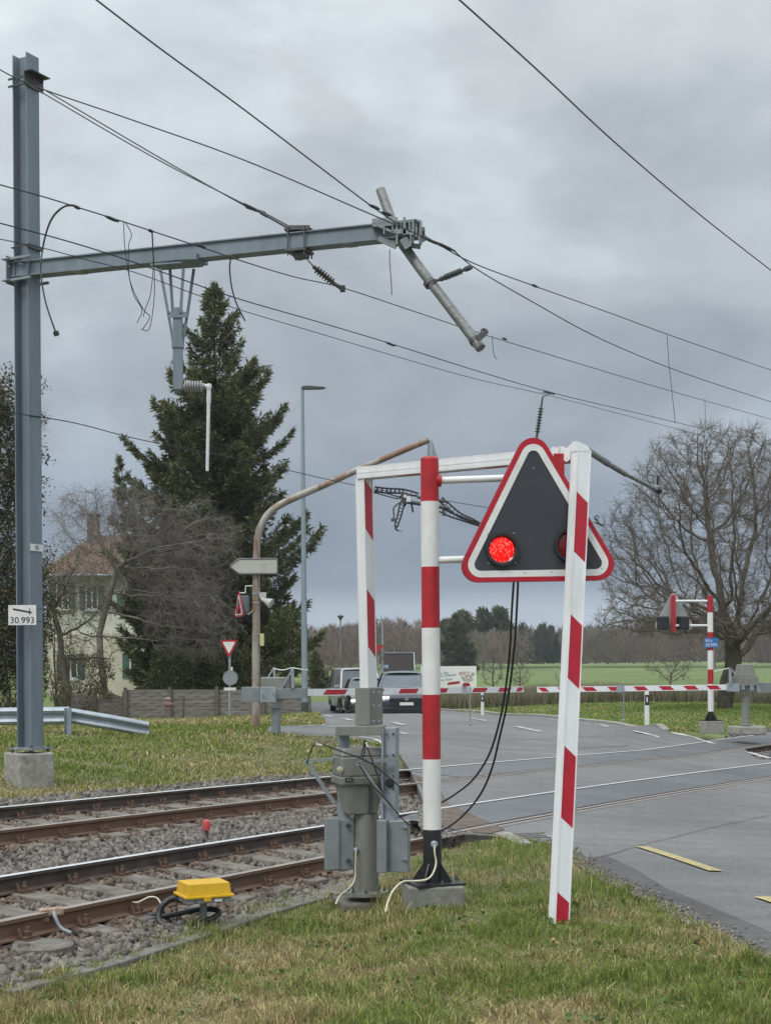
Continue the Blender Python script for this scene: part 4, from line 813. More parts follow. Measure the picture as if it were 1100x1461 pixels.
ds.bar(C_(240.5, 447, 0), C_(247.5, 488, 0), .03, .03).bar(C_(268, 447, 0), C_(261, 488, 0), .03, .03)
dso = mast.part('drop_support', ds, mastm); mast.part('drop_support_post', MB().bar(C_(254, 440), C_(254.5, 556), .105, .105).bar(C_(254.3, 484), C_(254.3, 497), .13, .13), mastm, parent=dso)
ins = M('grey porcelain insulator', (.33, .34, .33), .3, 0, .1, 8, 0, dirt=.2); lt = M('bright aluminium tube', (.68, .69, .70), .35, .2, .06, 10)
a_, b_ = C_(261, 552), C_(293, 551); L_ = (b_ - a_).length; prof = [(.03, 0)]
for i in range(7): z_ = .02 + i * (L_ - .05) / 7; prof += [(.035, z_), (.066, z_ + .008), (.066, z_ + .018), (.038, z_ + .026)]
mast.part('drop_insulator', MB().lathe(a_, prof + [(.03, L_)], 16, b_ - a_), ins, parent=dso, smooth=True)
mast.part('hanging_rod', MB().tube([C_(292, 551), C_(299, 550)], .02, 8).lathe(C_(298.5, 548), [(.03, 0), (.036, .03), (.03, .06)], 10, (0, -.05, -1)).tube([C_(298.5, 550), C_(298, 575)], .026, 8).tube([C_(298, 575), C_(296, 672)], [.021, .019], 10), lt, parent=dso, smooth=True)
ep = BP(575).y; E_ = lambda x, y, o=0: P(x, y, ep + o); em = MB()
for (xa, ya, xb, yb, w_, h_, o) in ((531, 318, 560, 316, .02, .09, -.12), (531, 322, 600, 318, .16, .02, -.05), (552, 346, 600, 352, .14, .02, 0), (566, 312, 566, 350, .02, .1, -.14), (577, 311, 577, 336, .03, .07, -.16), (589, 316, 589, 348, .025, .12, -.1), (600, 316, 600, 349, .03, .05, -.12),
                                (540, 340, 566, 352, .02, .06, -.1), (583, 330, 606, 328, .08, .05, 0), (560, 330, 590, 332, .03, .05, -.18), (575, 340, 583, 353, .02, .09, -.16), (540, 322, 566, 334, .02, .025, -.17), (595, 322, 606, 344, .02, .07, .05)):
    em.bar(E_(xa, ya, o), E_(xb, yb, o), w_, h_)
for (x_, y_) in ((548, 326), (560, 322), (572, 324), (584, 322), (594, 330), (586, 341), (598, 340)): em.tube([E_(x_, y_ - 7, -.2), E_(x_, y_ + 8, -.2)], .009, 6); bolt(em, E_(x_, y_, -.17), (0, -1, 0), .016, .03)
mast.part('end_clamp', em, galv2, parent=cbo)
stay = MB()                                                   # stay wires from the mast top to the beam
mast.part('stay_wire', MB().tube(catmull([mastpt(122) + NX * .14 - TD * .1, P(230, 226, 17.7), P(352, 295, 17.4)], 6), .0075, 5).tube([P(352, 295, 17.4), P(378, 304, 17.3)], [.02, .018], 6).tube([P(378, 304, 17.3), P(428, 331, 17.2)], .008, 5), wirem)
mast.part('stay_wire', MB().tube(catmull([mastpt(128) + NX * .14 - TD * .13, P(215, 222, 17.5), P(348, 291, 17.2)], 6), .0075, 5).tube([P(348, 291, 17.2), P(364, 299, 17.2)], [.016, .02], 6).tube([P(364, 299, 17.2), P(412, 326, 17.1)], [.01, .012], 6).tube([P(372, 303, 17.2), P(382, 309, 17.2)], [.02, .018], 6), wirem)
# hanging insulator under the beam
hi = T('line_insulator', 'ribbed dark insulator on a short rod hanging below the beam', 'insulator', P(428, 356, 17.2)); a_, b_ = P(449, 382, 17.1), P(479, 406, 17.1)
hi.part('rod', MB().tube([P(428, 352, 17.2), P(430, 360, 17.2), P(449, 382, 17.1)], .009, 6).lathe(P(447, 380, 17.1), [(.02, 0), (.026, .02), (.02, .05)], 8, b_ - a_), darkm)
L_ = (b_ - a_).length; prof = [(.02, 0)]
for i in range(7): z_ = .03 + i * (L_ - .06) / 7; prof += [(.022, z_), (.05, z_ + .006), (.05, z_ + .014), (.024, z_ + .022)]
hi.part('ribbed_body', MB().lathe(a_, prof + [(.02, L_)], 12, b_ - a_), M('dark glazed insulator', (.10, .095, .085), .3, 0, .1, 9), smooth=True)
hi.part('wire_clip', MB().tube([b_, P(489, 412, 17.1)], [.022, .03], 8).box(P(489, 412, 17.1), (.06, .05, .07)), darkm)
# fallen bent steel tube
ft = T('steel_tube', 'long grey steel tube hanging askew through the end of the beam', 'steel tube', P(565, 335, 16.1)); tubem = M('mottled galvanised tube', (.165, .175, .175), .55, .3, .2, 24, .1, col2=(.25, .26, .255), dirt=.3)
tpts = [P(543, 271, 16.75), P(554, 302, 16.65), P(566, 333, 16.55), P(574, 348, 16.5), P(600, 384, 16.3), P(645, 443, 16.1), P(686, 497, 15.9)]
ft.part('tube', MB().tube(tpts, .055, 16, cap=False).tube([tpts[-2].lerp(tpts[-1], .7), tpts[-1]], .049, 16), tubem, smooth=True)
def ring(mb, p, ax, r, t=.014, w=.05):
    ax = Vector(ax).normalized(); mb.lathe(p - ax * w / 2, [(r, 0), (r + t, 0), (r + t, w), (r, w)], 16, ax, ring=True)
tdir = (tpts[-1] - tpts[3]); rm = MB(); ring(rm, P(613, 404, 16.24), tdir, .055); rm.box(P(619, 403, 16.2), (.05, .08, .06)); ft.part('tube_clamp', rm, darkm)
rm = MB(); ring(rm, P(678, 486, 15.95), tdir, .055); rm.bar(P(680, 484, 15.8), P(691, 476, 15.8), .05, .06); rm.lathe(P(692, 474, 15.85), [(.02, 0), (.035, .02), (.02, .05)], 8, (0, -1, 0)); rm.tube([P(690, 477, 15.8) + Vector((math.cos(a) * .03, 0, math.sin(a) * .03 + .03)) for a in np.linspace(-1, 4.4, 10)], .009, 6); ft.part('tube_clamp', rm, darkm)
a_, b_ = P(622, 401, 16.15), P(672, 381, 15.9); L_ = (b_ - a_).length; im = MB().tube([a_, b_], [.016, .018], 8)
for i in range(7): z_ = (.28 + i * .07); p = a_.lerp(b_, z_); im.lathe(p, [(.014, 0), (.038, .002), (.038, .005), (.014, .007)], 10, b_ - a_)
im.lathe(a_.lerp(b_, .1), [(.02, 0), (.028, .02), (.028, .06), (.02, .07)], 8, b_ - a_).lathe(a_.lerp(b_, .8), [(.02, 0), (.03, .02), (.03, .07), (.02, .09)], 8, b_ - a_).lathe(b_ - (b_ - a_) * .03, [(.02, 0), (.032, .01), (.02, .03)], 8, (0, -1, 0)); ft.part('support_insulator', im, darkm)
# ------------------------------------------------------------------ wires: each runs on a vertical plane along the track
WG = 'overhead wires of the railway'
def wire(label, pts, t0, t1=None, r=.0085, name='overhead_wire', clips=(), grp=WG, n=8):
    t1 = t0 if t1 is None else t1; r = r * .8; x0, x1 = pts[0][0], pts[-1][0]; fn = lambda x, y: Pt(x, y, t0 + (t1 - t0) * (x - x0) / (x1 - x0))
    W = [fn(*p) for p in pts]; mb = MB().tube(catmull(W, n), r, 6)
    for (x, y, l) in clips:
        p = fn(x, y); q2 = fn(x + l, y + l * .42); mb.tube([p, p.lerp(q2, .3), p.lerp(q2, .7), q2], [r, r * 2.6, r * 2.6, r], 8)
    o = mb.make(name, wirem, W[0]); tag(o, label, 'wire', grp); return fn
wire('feeder wire from the top left edge down to the beam end', [(120, -14), (230, 70), (340, 150), (440, 226), (530, 294), (572, 322)], -7.0, -7.1, clips=((526, 292, 16), (545, 302, 14)))
wire('nearest wire crossing the top right corner of the sky', [(640, -14), (760, 94), (880, 206), (1000, 308), (1115, 398)], -4.5)
wire('wire from the left edge past the mast top to the beam end', [(-20, 88), (45, 121), (180, 168), (350, 229), (530, 306), (605, 338)], -11.3, -7.0)
wire('upper messenger wire running right from the beam end', [(608, 338), (672, 374), (762, 408), (860, 443), (980, 487), (1120, 535)], -7.0, clips=((620, 346, 30), (758, 406, 9)))
wire('lower wire leaving the beam end beneath the upper messenger wire', [(600, 338), (640, 353), (680, 384), (760, 431), (860, 485), (980, 534), (1120, 580)], -6.9, clips=((606, 340, 22),))
wire('long messenger wire passing under the beam and clipped to the insulator', [(-20, 258), (60, 280), (115, 297), (160, 311), (215, 329), (300, 357), (350, 374), (420, 395), (490, 411), (590, 444), (686, 476), (800, 511), (950, 556), (1120, 604)], -9.1, clips=((150, 308, 20), (106, 294, 9), (282, 349, 12), (212, 328, 7), (716, 482, 7)))
wire('upper of the two parallel wires below the beam, clipped midway', [(-20, 313), (100, 345), (200, 377), (330, 423), (450, 458), (560, 491), (680, 529), (790, 561), (920, 592), (1120, 640)], -9.05, clips=((550, 488, 14),))
wire('lower thin wire of the parallel pair below the beam', [(-20, 337), (58, 353), (130, 372), (200, 391), (330, 438), (450, 474), (560, 507), (680, 541), (790, 566), (920, 600), (1120, 652)], -9.0, r=.006)
wire('lowest contact wire passing behind the boom and the warning triangle', [(-20, 584), (100, 602), (200, 627), (350, 657), (510, 693), (640, 715), (720, 728), (860, 748), (980, 770), (1120, 796)], -12.2, clips=((848, 745, 12),))
wire('pale lower wire emerging right of the triangle', [(855, 750), (900, 757), (1000, 768), (1120, 784)], -12.0, r=.006)
def dang(label, pts, d, r=.006, cat='cable', name='dangling_cable', grp=None, mat=None, end=False):
    W = [P(x, y, d) if not isinstance(d, (list, tuple)) else P(x, y, d[i]) for i, (x, y) in enumerate(pts)]; mb = MB().tube(catmull(W, 7), r, 6)
    if end: mb.lathe(W[-1], [(r, 0), (r * 3, .005), (r * 3, .05), (r, .06)], 8, W[-2] - W[-1])
    o = mb.make(name, mat or wirem, W[0]); tag(o, label, cat, grp); return o
DG = 'loose cables and broken wire ends'
d_m = Pt(105, 294, -9.1).y
dang('loop of cable from the wire round the mast, hanging below the beam', [(112, 297), (104, 293), (90, 296), (74, 313), (64, 342), (59, 375), (60, 400), (66, 432), (75, 460), (82, 479)], [d_m, d_m, d_m + .2, d_m + .8, 17.3, 17.4, 17.3, 17.2, 17.1, 17.1], .011, grp=DG, end=True)
dang('curved cable hanging from the beam in front of the spruce top', [(329, 371), (328, 385), (331, 410), (338, 434), (350, 458)], 17.2, .009, grp=DG)
for lab, pts in (('leftmost broken wire strand hanging below the beam', [(177, 316), (178, 345), (183, 385), (191, 420), (203, 442), (196, 461)]), ('frayed strand curling back beside the leftmost broken strand', [(180, 318), (188, 335), (184, 352), (186, 400), (204, 440), (214, 452), (204, 470)]),
                 ('thin broken strand just left of the drop support', [(217, 332), (219, 380), (215, 420), (208, 440), (205, 452)]), ('hooked broken strand close to the drop support', [(218, 332), (221, 400), (219, 440), (213, 470), (202, 470)])):
    dang(lab, pts, d_m + 1.0, .0045, 'wire strand', 'broken_strand', DG)
dang('thin rod hanging from the beam left of the steel tube', [(556, 356), (556, 375), (558, 400), (559, 421)], 16.2, .005, 'wire strand', 'broken_strand', DG)
dang('frayed strand under the lower end of the steel tube', [(702, 480), (703, 495), (705, 508), (709, 513)], 17.5, .004, 'wire strand', 'broken_strand', DG)
for lab, pts, t_ in (('dropper wire joining messenger and contact wires at the far right', [(951, 477), (954, 520), (963, 604)], -7.5), ('short dropper wire at the right edge over the big tree', [(1005, 568), (1006, 612)], -9.0), ('small dropper at the middle of the parallel wires', [(786, 562), (772, 560)], -9.0)):
    W = [Pt(x, y, t_) for x, y in pts]; tag(MB().tube(catmull(W, 4), .005, 5).make('dropper_wire', wirem, W[0]), lab, 'wire', 'droppers between the overhead wires')
# rod insulator hanging to the triangle top
ri = T('rod_insulator', 'thin dark insulator rod rising from behind the triangle top to the wires', 'insulator', P(775, 565, 19)); a_, b_ = P(774, 566, 19), P(763, 640, 19)
ri.part('rod', MB().tube([P(786, 561, 19.2), a_, b_], [.008, .012, .02], 8).bar(P(776, 558, 19), P(790, 562, 19.1), .03, .02), darkm); im = MB()
for i in range(9): im.lathe(a_.lerp(b_, .22 + i * .055), [(.016, 0), (.036, .003), (.036, .012), (.016, .016)], 10, b_ - a_)
ri.part('ribbed_body', im, darkm)
# grey lever tube right of the boom
lv = T('support_tube', 'grey stepped tube slanting down to the right behind the leaning boom', 'tube', P(845, 645, 13)); lv.part('tube', MB().tube([P(836, 641, 13), P(868, 662, 13.1)], .03, 12).tube([P(868, 662, 13.1), P(893, 677, 13.2)], .025, 12).tube([P(893, 677, 13.2), P(937, 699, 13.4)], .018, 12), tubem, smooth=True)
lv.part('end_cap', MB().lathe(P(935, 698, 13.4), [(.02, 0), (.03, .01), (.03, .05), (.015, .06)], 10, P(937, 699, 13.4) - P(893, 677, 13.2)).lathe(P(938, 692, 13.4), [(.01, 0), (.012, .08)], 6, (0, 0, 1)), blk)
hk = MB().tube([P(850, 739, 22), P(852, 744, 22), P(856, 748, 22), P(861, 749, 22)], .014, 6).tube([P(851, 739, 22) + Vector((.035 * math.cos(a), 0, .035 * math.sin(a))) for a in np.linspace(0, 5.5, 10)], .01, 5)
single('wire_hook', 'small hooked clip on the contact wire right of the triangle', 'wire clip', hk, darkm, P(855, 745, 22), DG)
# perforated bent strip (broken pantograph piece) on the contact wire
pg = T('pantograph_wreck', 'black perforated broken pantograph strips hanging on the wire beside the signal post', 'pantograph', P(573, 712, 16)); dpg = 16.0
def ladder(mb, pts, w, d=dpg, hole=.5):
    W = catmull([P(x, y, d) for x, y in pts], 8); rl = []
    for i, p in enumerate(W):
        t = (W[min(i + 1, len(W) - 1)] - W[max(i - 1, 0)]).normalized(); n = t.cross(Vector((0, 1, 0))).normalized(); k = w * (1 - .5 * (i / len(W)) ** 2) / 2; rl.append((p + n * k, p - n * k))
    for s_ in (0, 1): mb.tube([q[s_] for q in rl], w * .2, 6)
    acc = 0
    for i in range(len(W) - 1):
        acc += (W[i + 1] - W[i]).length
        if acc > w * .75: acc = 0; mb.bar(rl[i][0], rl[i][1], w * .38, w * .16)
    return mb
mb = ladder(MB(), [(534, 698), (552, 700), (575, 701), (592, 705), (597, 706)], .05); mb = ladder(mb, [(534, 701), (552, 706), (568, 710), (574, 708)], .03); pg.part('carbon_strip', mb, blkp)
pg.part('carbon_strip', ladder(MB(), [(628, 712), (642, 724), (656, 735), (672, 742), (684, 748)], .05), blkp); pg.part('carbon_strip', ladder(MB(), [(628, 727), (642, 734), (656, 739), (670, 744), (684, 749)], .045), blkp)
pg.part('end_horn', ladder(MB(), [(577, 712), (573, 722), (570, 735), (566, 748), (565, 752)], .045).tube(catmull([P(565, 750, dpg), P(565, 755, dpg), P(568, 757, dpg), P(574, 758, dpg)], 5), [.012] * 6 + [.008] * 5 + [.004] * 5, 6), blkp)
mb = MB().tube([P(595, 709, dpg), P(640, 716, dpg)], .018, 8).tube([P(582, 716, dpg), P(640, 725, dpg)], .022, 8).box(P(580, 712, dpg), (.1, .08, .1)).bar(P(572, 706, dpg), P(586, 712, dpg), .05, .06).tube([P(586, 716, dpg), P(588, 724, dpg), P(589, 731, dpg)], .012, 6).tube(catmull([P(572, 716, dpg), P(562, 724, dpg), P(562, 735, dpg), P(562, 741, dpg)], 4), .009, 6).tube(catmull([P(582, 714, dpg), P(577, 722, dpg), P(574, 727, dpg)], 4), .01, 6).box(P(562, 742, dpg), (.06, .04, .03)).tube([P(632, 720, dpg), P(633, 736, dpg)], .015, 6)
mb.cur = 1; mb.box(P(583, 712, dpg - .05), (.05, .02, .06)).box(P(578, 708, dpg - .05), (.03, .02, .03)); pg.part('head_frame', mb, [darkm, lt])
# ------------------------------------------------------------------ near warning signal
def rpoly(pts, rad, n=8):                                     # rounded polygon
    o = []; k = len(pts)
    for i in range(k):
        a, b, c = Vector(pts[i - 1]), Vector(pts[i]), Vector(pts[(i + 1) % k]); u = (a - b).normalized(); v = (c - b).normalized(); h = u.angle(v) / 2
        t = rad / math.tan(h); ce = b + (u + v).normalized() * rad / math.sin(h); s = b + u * t; e = b + v * t; a0 = math.atan2(s.y - ce.y, s.x - ce.x); a1 = math.atan2(e.y - ce.y, e.x - ce.x); da = (a1 - a0 + PI) % (2 * PI) - PI
        o += [(ce.x + rad * math.cos(a0 + da * j / n), ce.y + rad * math.sin(a0 + da * j / n)) for j in range(n + 1)]
    return o
def ringprism(mb, outer, inner, o, ux, uy, th):
    o, ux, uy = Vector(o), Vector(ux), Vector(uy); nn = ux.cross(uy).normalized() * th; n = len(outer); A = [o + ux * p[0] + uy * p[1] for p in outer]; B = [o + ux * p[0] + uy * p[1] for p in inner]
    vs = A + B + [p + nn for p in A] + [p + nn for p in B]; f = []
    for i in range(n): j = (i + 1) % n; f += [(i, j, n + j, n + i)[::-1], (2 * n + i, 2 * n + j, 3 * n + j, 3 * n + i), (i, j, 2 * n + j, 2 * n + i), (n + j, n + i, 3 * n + i, 3 * n + j)]
    return mb.add(vs, f)
def bands(mb, p0, p1, zs, r, n=20):                            # stacked cylinder bands with alternating material, zs fractions and material ids
    p0, p1 = Vector(p0), Vector(p1)
    for i, (f0, f1, m_) in enumerate(zs): mb.cur = m_; mb.tube([p0.lerp(p1, f0), p0.lerp(p1, f1)], r, n, cap=(i in (0, len(zs) - 1)))
ledr = bpy.data.materials.new('lit red signal lens'); ledr.use_nodes = True; _t = ledr.node_tree; _b = _t.nodes['Principled BSDF']; _l = _t.links.new
_tc = _t.nodes.new('ShaderNodeTexCoord'); _v = _t.nodes.new('ShaderNodeTexVoronoi'); _v.inputs['Scale'].default_value = 62; _l(_tc.outputs['Object'], _v.inputs[0])
_r = _t.nodes.new('ShaderNodeValToRGB'); _r.color_ramp.elements[0].position = .12; _r.color_ramp.elements[0].color = (1, .17, .11, 1); _r.color_ramp.elements[1].position = .42; _r.color_ramp.elements[1].color = (.50, .0, .002, 1)
_l(_v.outputs['Distance'], _r.inputs[0]); _l(_r.outputs[0], _b.inputs['Emission Color']); _b.inputs['Emission Strength'].default_value = 1.3; _b.inputs['Base Color'].default_value = (.4, .0, .0, 1)
offr = M('unlit red signal lens', (.16, .006, .012), .2, 0, .3, 60); blkpl = M('matt black sign panel', (.036, .040, .050), .5, 0, .14, 4, 0, dirt=.5, dcol=(.055, .058, .062))
DP = 10.7; S1 = DP / F
sp = T('level_crossing_signal', 'near warning signal, black triangle with one lit red lamp on red and white post', 'crossing signal', P(615, 1292, DP))
pb, pt_ = P(614.5, 1183, DP), P(614.5, 656, DP); pb.x = pt_.x = P(614.5, 900, DP).x
fr_ = lambda y: (1183 - y) / (1183 - 656)
mb = MB(); bands(mb, pb, pt_, [(0, fr_(1083), 0), (fr_(1083), fr_(991), 1), (fr_(991), fr_(896), 0), (fr_(896), fr_(809), 1), (fr_(809), fr_(716), 0), (fr_(716), 1, 1)], .0665, 28); mb.cur = 1; mb.lathe(pt_ - UP * .001, [(.0665, 0), (.064, .012), (.052, .022), (.02, .027)], 28)
sp.part('post', mb, [whitep, redp], smooth=True)
pe = P(615, 1257, DP); pe.x = pb.x; mb = MB().tube([pe, pb], .0675, 28)
for a in (PI / 4 + .35 + i * PI / 2 for i in range(4)): d = Vector((math.cos(a), math.sin(a), 0)); mb.prism([(0.06, 0), (.15, 0), (.15, .012), (.066, .135)], pe + d.cross(UP) * -.006, d, UP, .012)
mb.box(pe - UP * .008, (.37, .37, .018), rz=.35); sp.part('foot', mb, blkp, smooth=True)
for i in range(4): a = PI / 4 + .35 + i * PI / 2; bolt_ = MB().lathe(pe + Vector((math.cos(a + .78), math.sin(a + .78), 0)) * .19, [(.014, 0), (.014, .016), (.008, .017), (.008, .03)], 6); sp.part('foot_bolt', bolt_, darkm)
sp.part('foundation', MB().box((pe.x, pe.y, pe.z - .112), (.40, .40, .19), rz=.12), M('damp grey concrete', (.20, .20, .18), .9, 0, .2, 14, .4, dirt=.4), bevel=.012)
sp.part('cable_gland', MB().lathe(P(619, 1204, DP - .06), [(.02, 0), (.026, .01), (.026, .03), (.016, .035)], 10, (0.1, -1, 0)), galv)
sp.part('ground_cable', MB().tube(catmull([P(620, 1204, DP - .09), P(620, 1216, DP - .1), P(622, 1232, DP - .1), P(617, 1247, DP - .14), P(608, 1255, DP - .2), P(592, 1257, DP - .22), P(575, 1258, DP - .3), P(562, 1269, DP - .45), P(554, 1285, DP - .5), P(550, 1301, DP - .55)], 5), .0068, 6), cream_c)
# triangle, its arms and bracket
yaw = -.10; tx = Vector((math.cos(yaw), -math.sin(yaw) * 1, 0)); tx = (tx + UP * .014).normalized(); ty = (UP - tx * UP.dot(tx)).normalized(); tn = tx.cross(ty)   # towards the viewer
if tn.y > 0: tn = -tn
DT = 10.45; St = DT / F; tc0 = P(768, 760, DT); q2 = lambda px, py: ((px - 768) * St * 1.003, (760 - py) * St)
outer = [(0.0, 0)] ; Tri = [q2(659, 833), q2(879, 833), q2(765, 612)]
Tri = [(-.625, -.345), (.625, -.345), (-.03, .80)]
oo = rpoly(Tri, .115); sc_ = lambda poly, r: rpoly([tuple(Vector(poly[i]) + v) for i, v in enumerate(r)], 1e-3)
def inset(poly, d):
    k = len(poly); res = []
    for i in range(k):
        a, b, c = Vector(poly[i - 1]), Vector(poly[i]), Vector(poly[(i + 1) % k]); u = (a - b).normalized(); v = (c - b).normalized(); h = u.angle(v) / 2; res.append(tuple(b + (u + v).normalized() * d / math.sin(h)))
    return res
i1 = rpoly(inset(Tri, .034), .09); i2 = rpoly(inset(Tri, .080), .045)
back = tc0 - tn * .012
sp_s = sp.part('sign_panel', MB().prism(oo, back - tn * .012, tx, ty, .02 if tx.cross(ty).y < 0 else -.02), blkpl)
sp.part('red_border', ringprism(MB(), oo, i1, back + tn * .010, tx, ty, .004 if tx.cross(ty).y < 0 else -.004), redr, parent=sp_s); sp.part('white_border', ringprism(MB(), i1, i2, back + tn * .009, tx, ty, .004 if tx.cross(ty).y < 0 else -.004), whitep, parent=sp_s)
pr = MB(); pr.tube([tc0 + tx * -.55 + ty * -.24, tc0 + tx * -.55 + ty * -.24], .001, 3) if False else None
rim = MB(); o2 = rpoly(inset(Tri, -.001), .116); ringprism(rim, o2, rpoly(inset(Tri, .012), .104), back - tn * .035, tx, ty, .0225 if tx.cross(ty).y < 0 else -.0225); sp.part('panel_rim', rim, redp, parent=sp_s)
for (px, py) in ((675, 820), (749, 818), (786, 816), (858, 811), (761, 668), (696, 762), (733, 761), (697, 804), (735, 803)):
    p_ = P(px, py, DT - .0); k_ = (tc0 - p_).dot(tn) / (p_ - Vector((0, 0, EYE))).dot(tn); p_ = p_ + (p_ - Vector((0, 0, EYE))) * k_; sp.part('rivet', MB().lathe(p_ , [(.006, 0), (.006, .002), (.003, .004)], 8, tn), galv, parent=sp_s)
for (px, py, mt_) in ((715.5, 784, ledr), (813, 778, offr)):
    p_ = P(px, py, DT); k_ = (tc0 - p_).dot(tn) / (p_ - Vector((0, 0, EYE))).dot(tn); p_ = p_ + (p_ - Vector((0, 0, EYE))) * k_
    la = sp.part('lamp_housing', MB().lathe(p_ - tn * .13, [(.10, 0), (.115, .02), (.115, .12)], 28, tn), blk, smooth=True)
    hd = MB(); 
    hd.lathe(p_ - tn * .001, [(.100, 0), (.118, 0), (.118, .03), (.100, .03)], 32, tn, ring=True); sp.part('lamp_hood', hd, blk, parent=la, smooth=True)
    sp.part('lens', MB().lathe(p_ - tn * .002, [(.088, 0), (.088, .004), (.07, .010), (.045, .015), (.01, .017)], 32, tn), mt_, parent=la, smooth=True); sp.part('lens_rim', MB().lathe(p_ - tn * .002, [(.088, 0), (.1, 0), (.1, .012), (.088, .004)], 32, tn, ring=True), offr, parent=la, smooth=True)
bx = P(797, 700, DT + .14); mb = MB(); zt, zb2 = P(797, 647, DT + .12).z, P(795, 828, DT + .12).z; mb.bar((bx.x, bx.y, zb2), (bx.x, bx.y, zt), .075, .06); mb.bar((bx.x - .05, bx.y - .05, zb2 + .004), (bx.x + .05, bx.y - .05, zb2 + .004), .1, .02); sp.part('mounting_bar', mb, redp, bevel=.004)
for y_ in (685.5, 799): z_ = P(640, y_, DP).z; sp.part('arm', MB().tube([(pb.x + .06, DP, z_), (bx.x, bx.y + .01, z_ + .012)], .0255, 16), whitep, smooth=True)
sp.part('arm_socket', MB().tube([(pb.x + .05, DP, P(640, 685.5, DP).z), (pb.x + .085, DP, P(640, 685.5, DP).z)], .045, 16), redp, smooth=True)
# two black cables from the sign down behind the post
for lab, pts in (('left one of two black cables looping down from the triangle', [(733, 826), (730, 870), (727, 930), (720, 990), (711, 1035), (697, 1078), (674, 1113), (648, 1134), (628, 1146)]),
                 ('right one of two black cables looping down from the triangle', [(739, 826), (737, 870), (733, 930), (724, 1000), (713, 1050), (702, 1095), (686, 1132), (662, 1162), (636, 1182), (606, 1192)])):
    dang(lab, pts, [11.0, 11.1, 11.2, 11.4, 11.6, 11.9, 12.2, 12.5, 12.7, 12.8][:len(pts)], .0085, grp='black cables hanging from the near sign')
# ------------------------------------------------------------------ broken near barrier
DB = 11.4; Q = lambda x, y, o=0.: P(x, y, DB + o)
br = T('level_crossing_barrier', 'damaged near barrier machine whose boom is bent over and leans to the grass', 'barrier', Q(523, 1275))
mb = MB().tube([Q(522.5, 1270), Q(522.5, 1160)], .098, 32); mb.lathe(Q(522.5, 1274), [(.17, -.01), (.17, .015), (.10, .018), (.099, .03)], 32); br.part('pedestal', mb, olive, smooth=True)
for i in range(8): a = i * PI / 4; p_ = Q(522.5, 1271.2) + Vector((math.cos(a), math.sin(a), 0)) * .14; br.part('flange_bolt', MB().lathe(p_, [(.014, 0), (.014, .014), (.007, .015), (.007, .03)], 6), darkm)
br.part('foundation', MB().box(Q(522, 1283, .05) - UP * .045, (.44, .44, .1), rz=.3), M('mossy dark concrete', (.13, .125, .10), .95, 0, .3, 14, .5), bevel=.02)
# housing: tapered lower case and domed lid
ry = .28; HR = Matrix.Rotation(ry, 3, 'Z'); hc = Q(512, 1110)
def fru(mb, c, zlo, zhi, lo, hi, R=HR, ox=0.):
    c = Vector(c); f = lambda z, s: [Vector((c.x, c.y, z)) + R @ Vector((x * s[0] + ox, y * s[1], 0)) for x, y in ((-.5, -.5), (.5, -.5), (.5, .5), (-.5, .5))]
    return mb.hexa(f(zlo, lo), f(zhi, hi))
Zq = lambda y: Q(512, y).z
mb = fru(MB(), hc, Zq(1160), Zq(1117), (.235, .23), (.325, .28)); br.part('lower_case', mb, olive, bevel=.01)
mb = MB(); p_ = HR @ Vector((.045, -.135, 0)); mb.beam(hc + p_ + UP * (Zq(1158) - hc.z), hc + HR @ Vector((.045, -.15, 0)) + UP * (Zq(1120) - hc.z), HR @ Vector((.012, 0, 0)), HR @ Vector((0, .02, 0))); br.part('case_rib', mb, darkm)
mb = fru(MB(), hc, Zq(1118), Zq(1106), (.37, .32), (.375, .325)); fru(mb, hc, Zq(1106), Zq(1078), (.352, .30), (.345, .295)); fru(mb, hc, Zq(1078), Zq(1066), (.345, .295), (.31, .26)); lid = br.part('lid', mb, olive, bevel=.012)
mb = MB().lathe(Q(485, 1098, -.19), [(.024, 0), (.024, .02), (.018, .024)], 20, HR @ Vector((0, -1, 0))); br.part('lid_button', mb, M('yellowed plastic', (.42, .41, .30), .5, 0, .1, 9), parent=lid, smooth=True)
pl = br.part('badge', MB().beam(Q(492.5, 1113, -.20), Q(504, 1112.2, -.20), UP * .032, Vector((0, .006, 0))), blk, parent=lid); br.part('badge_lettering', MB().text('A4', Q(498, 1114.6, -.206), HR @ Vector((1, 0, 0)), UP, .03, 'CENTER'), galv, parent=lid)
# crossbar, uprights, counterweights, socket
mb = MB().beam(Q(481, 1042.5, -.05), Q(549, 1041.5, -.14), UP * .072, Vector((.02, .16, 0))); br.part('crossbar', mb, olive, bevel=.004)
gp = M('galvanised counterweight', (.235, .26, .275), .5, .3, .12, 6, .1, dirt=.15)
mb = MB().beam(Q(490, 1168, .05), Q(490, 1046, .05), Vector((.088, .01, 0)), Vector((-.006, .07, 0))); br.part('upright_arm', mb, galv, bevel=.003)
ux_ = Vector((.97, -.25, 0)); mb = MB().beam(Q(556, 1170, -.15), Q(557, 1038, -.15), ux_ * .112, Vector((.03, .10, 0))); mb.beam(Q(548.5, 1168, -.17), Q(549, 1040, -.17), ux_ * .008, Vector((-.03, -.12, 0)) ); br.part('upright_arm', mb, galv, bevel=.003)
bo = MB()
for (x_, y_) in ((552, 1048), (561, 1047), (552, 1078), (561, 1077), (551, 1108), (561, 1107), (551, 1126), (561, 1125), (554, 1150)): br.part('bolt', bolt(MB(), Q(x_, y_, -.215), (-.25, -.97, 0), .009, .012), darkm)
br.part('pivot_boss', MB().lathe(Q(556.5, 1117, -.2), [(.034, 0), (.034, .02), (.02, .022), (.02, .03)], 18, (-.25, -.97, 0)), blk, smooth=True)
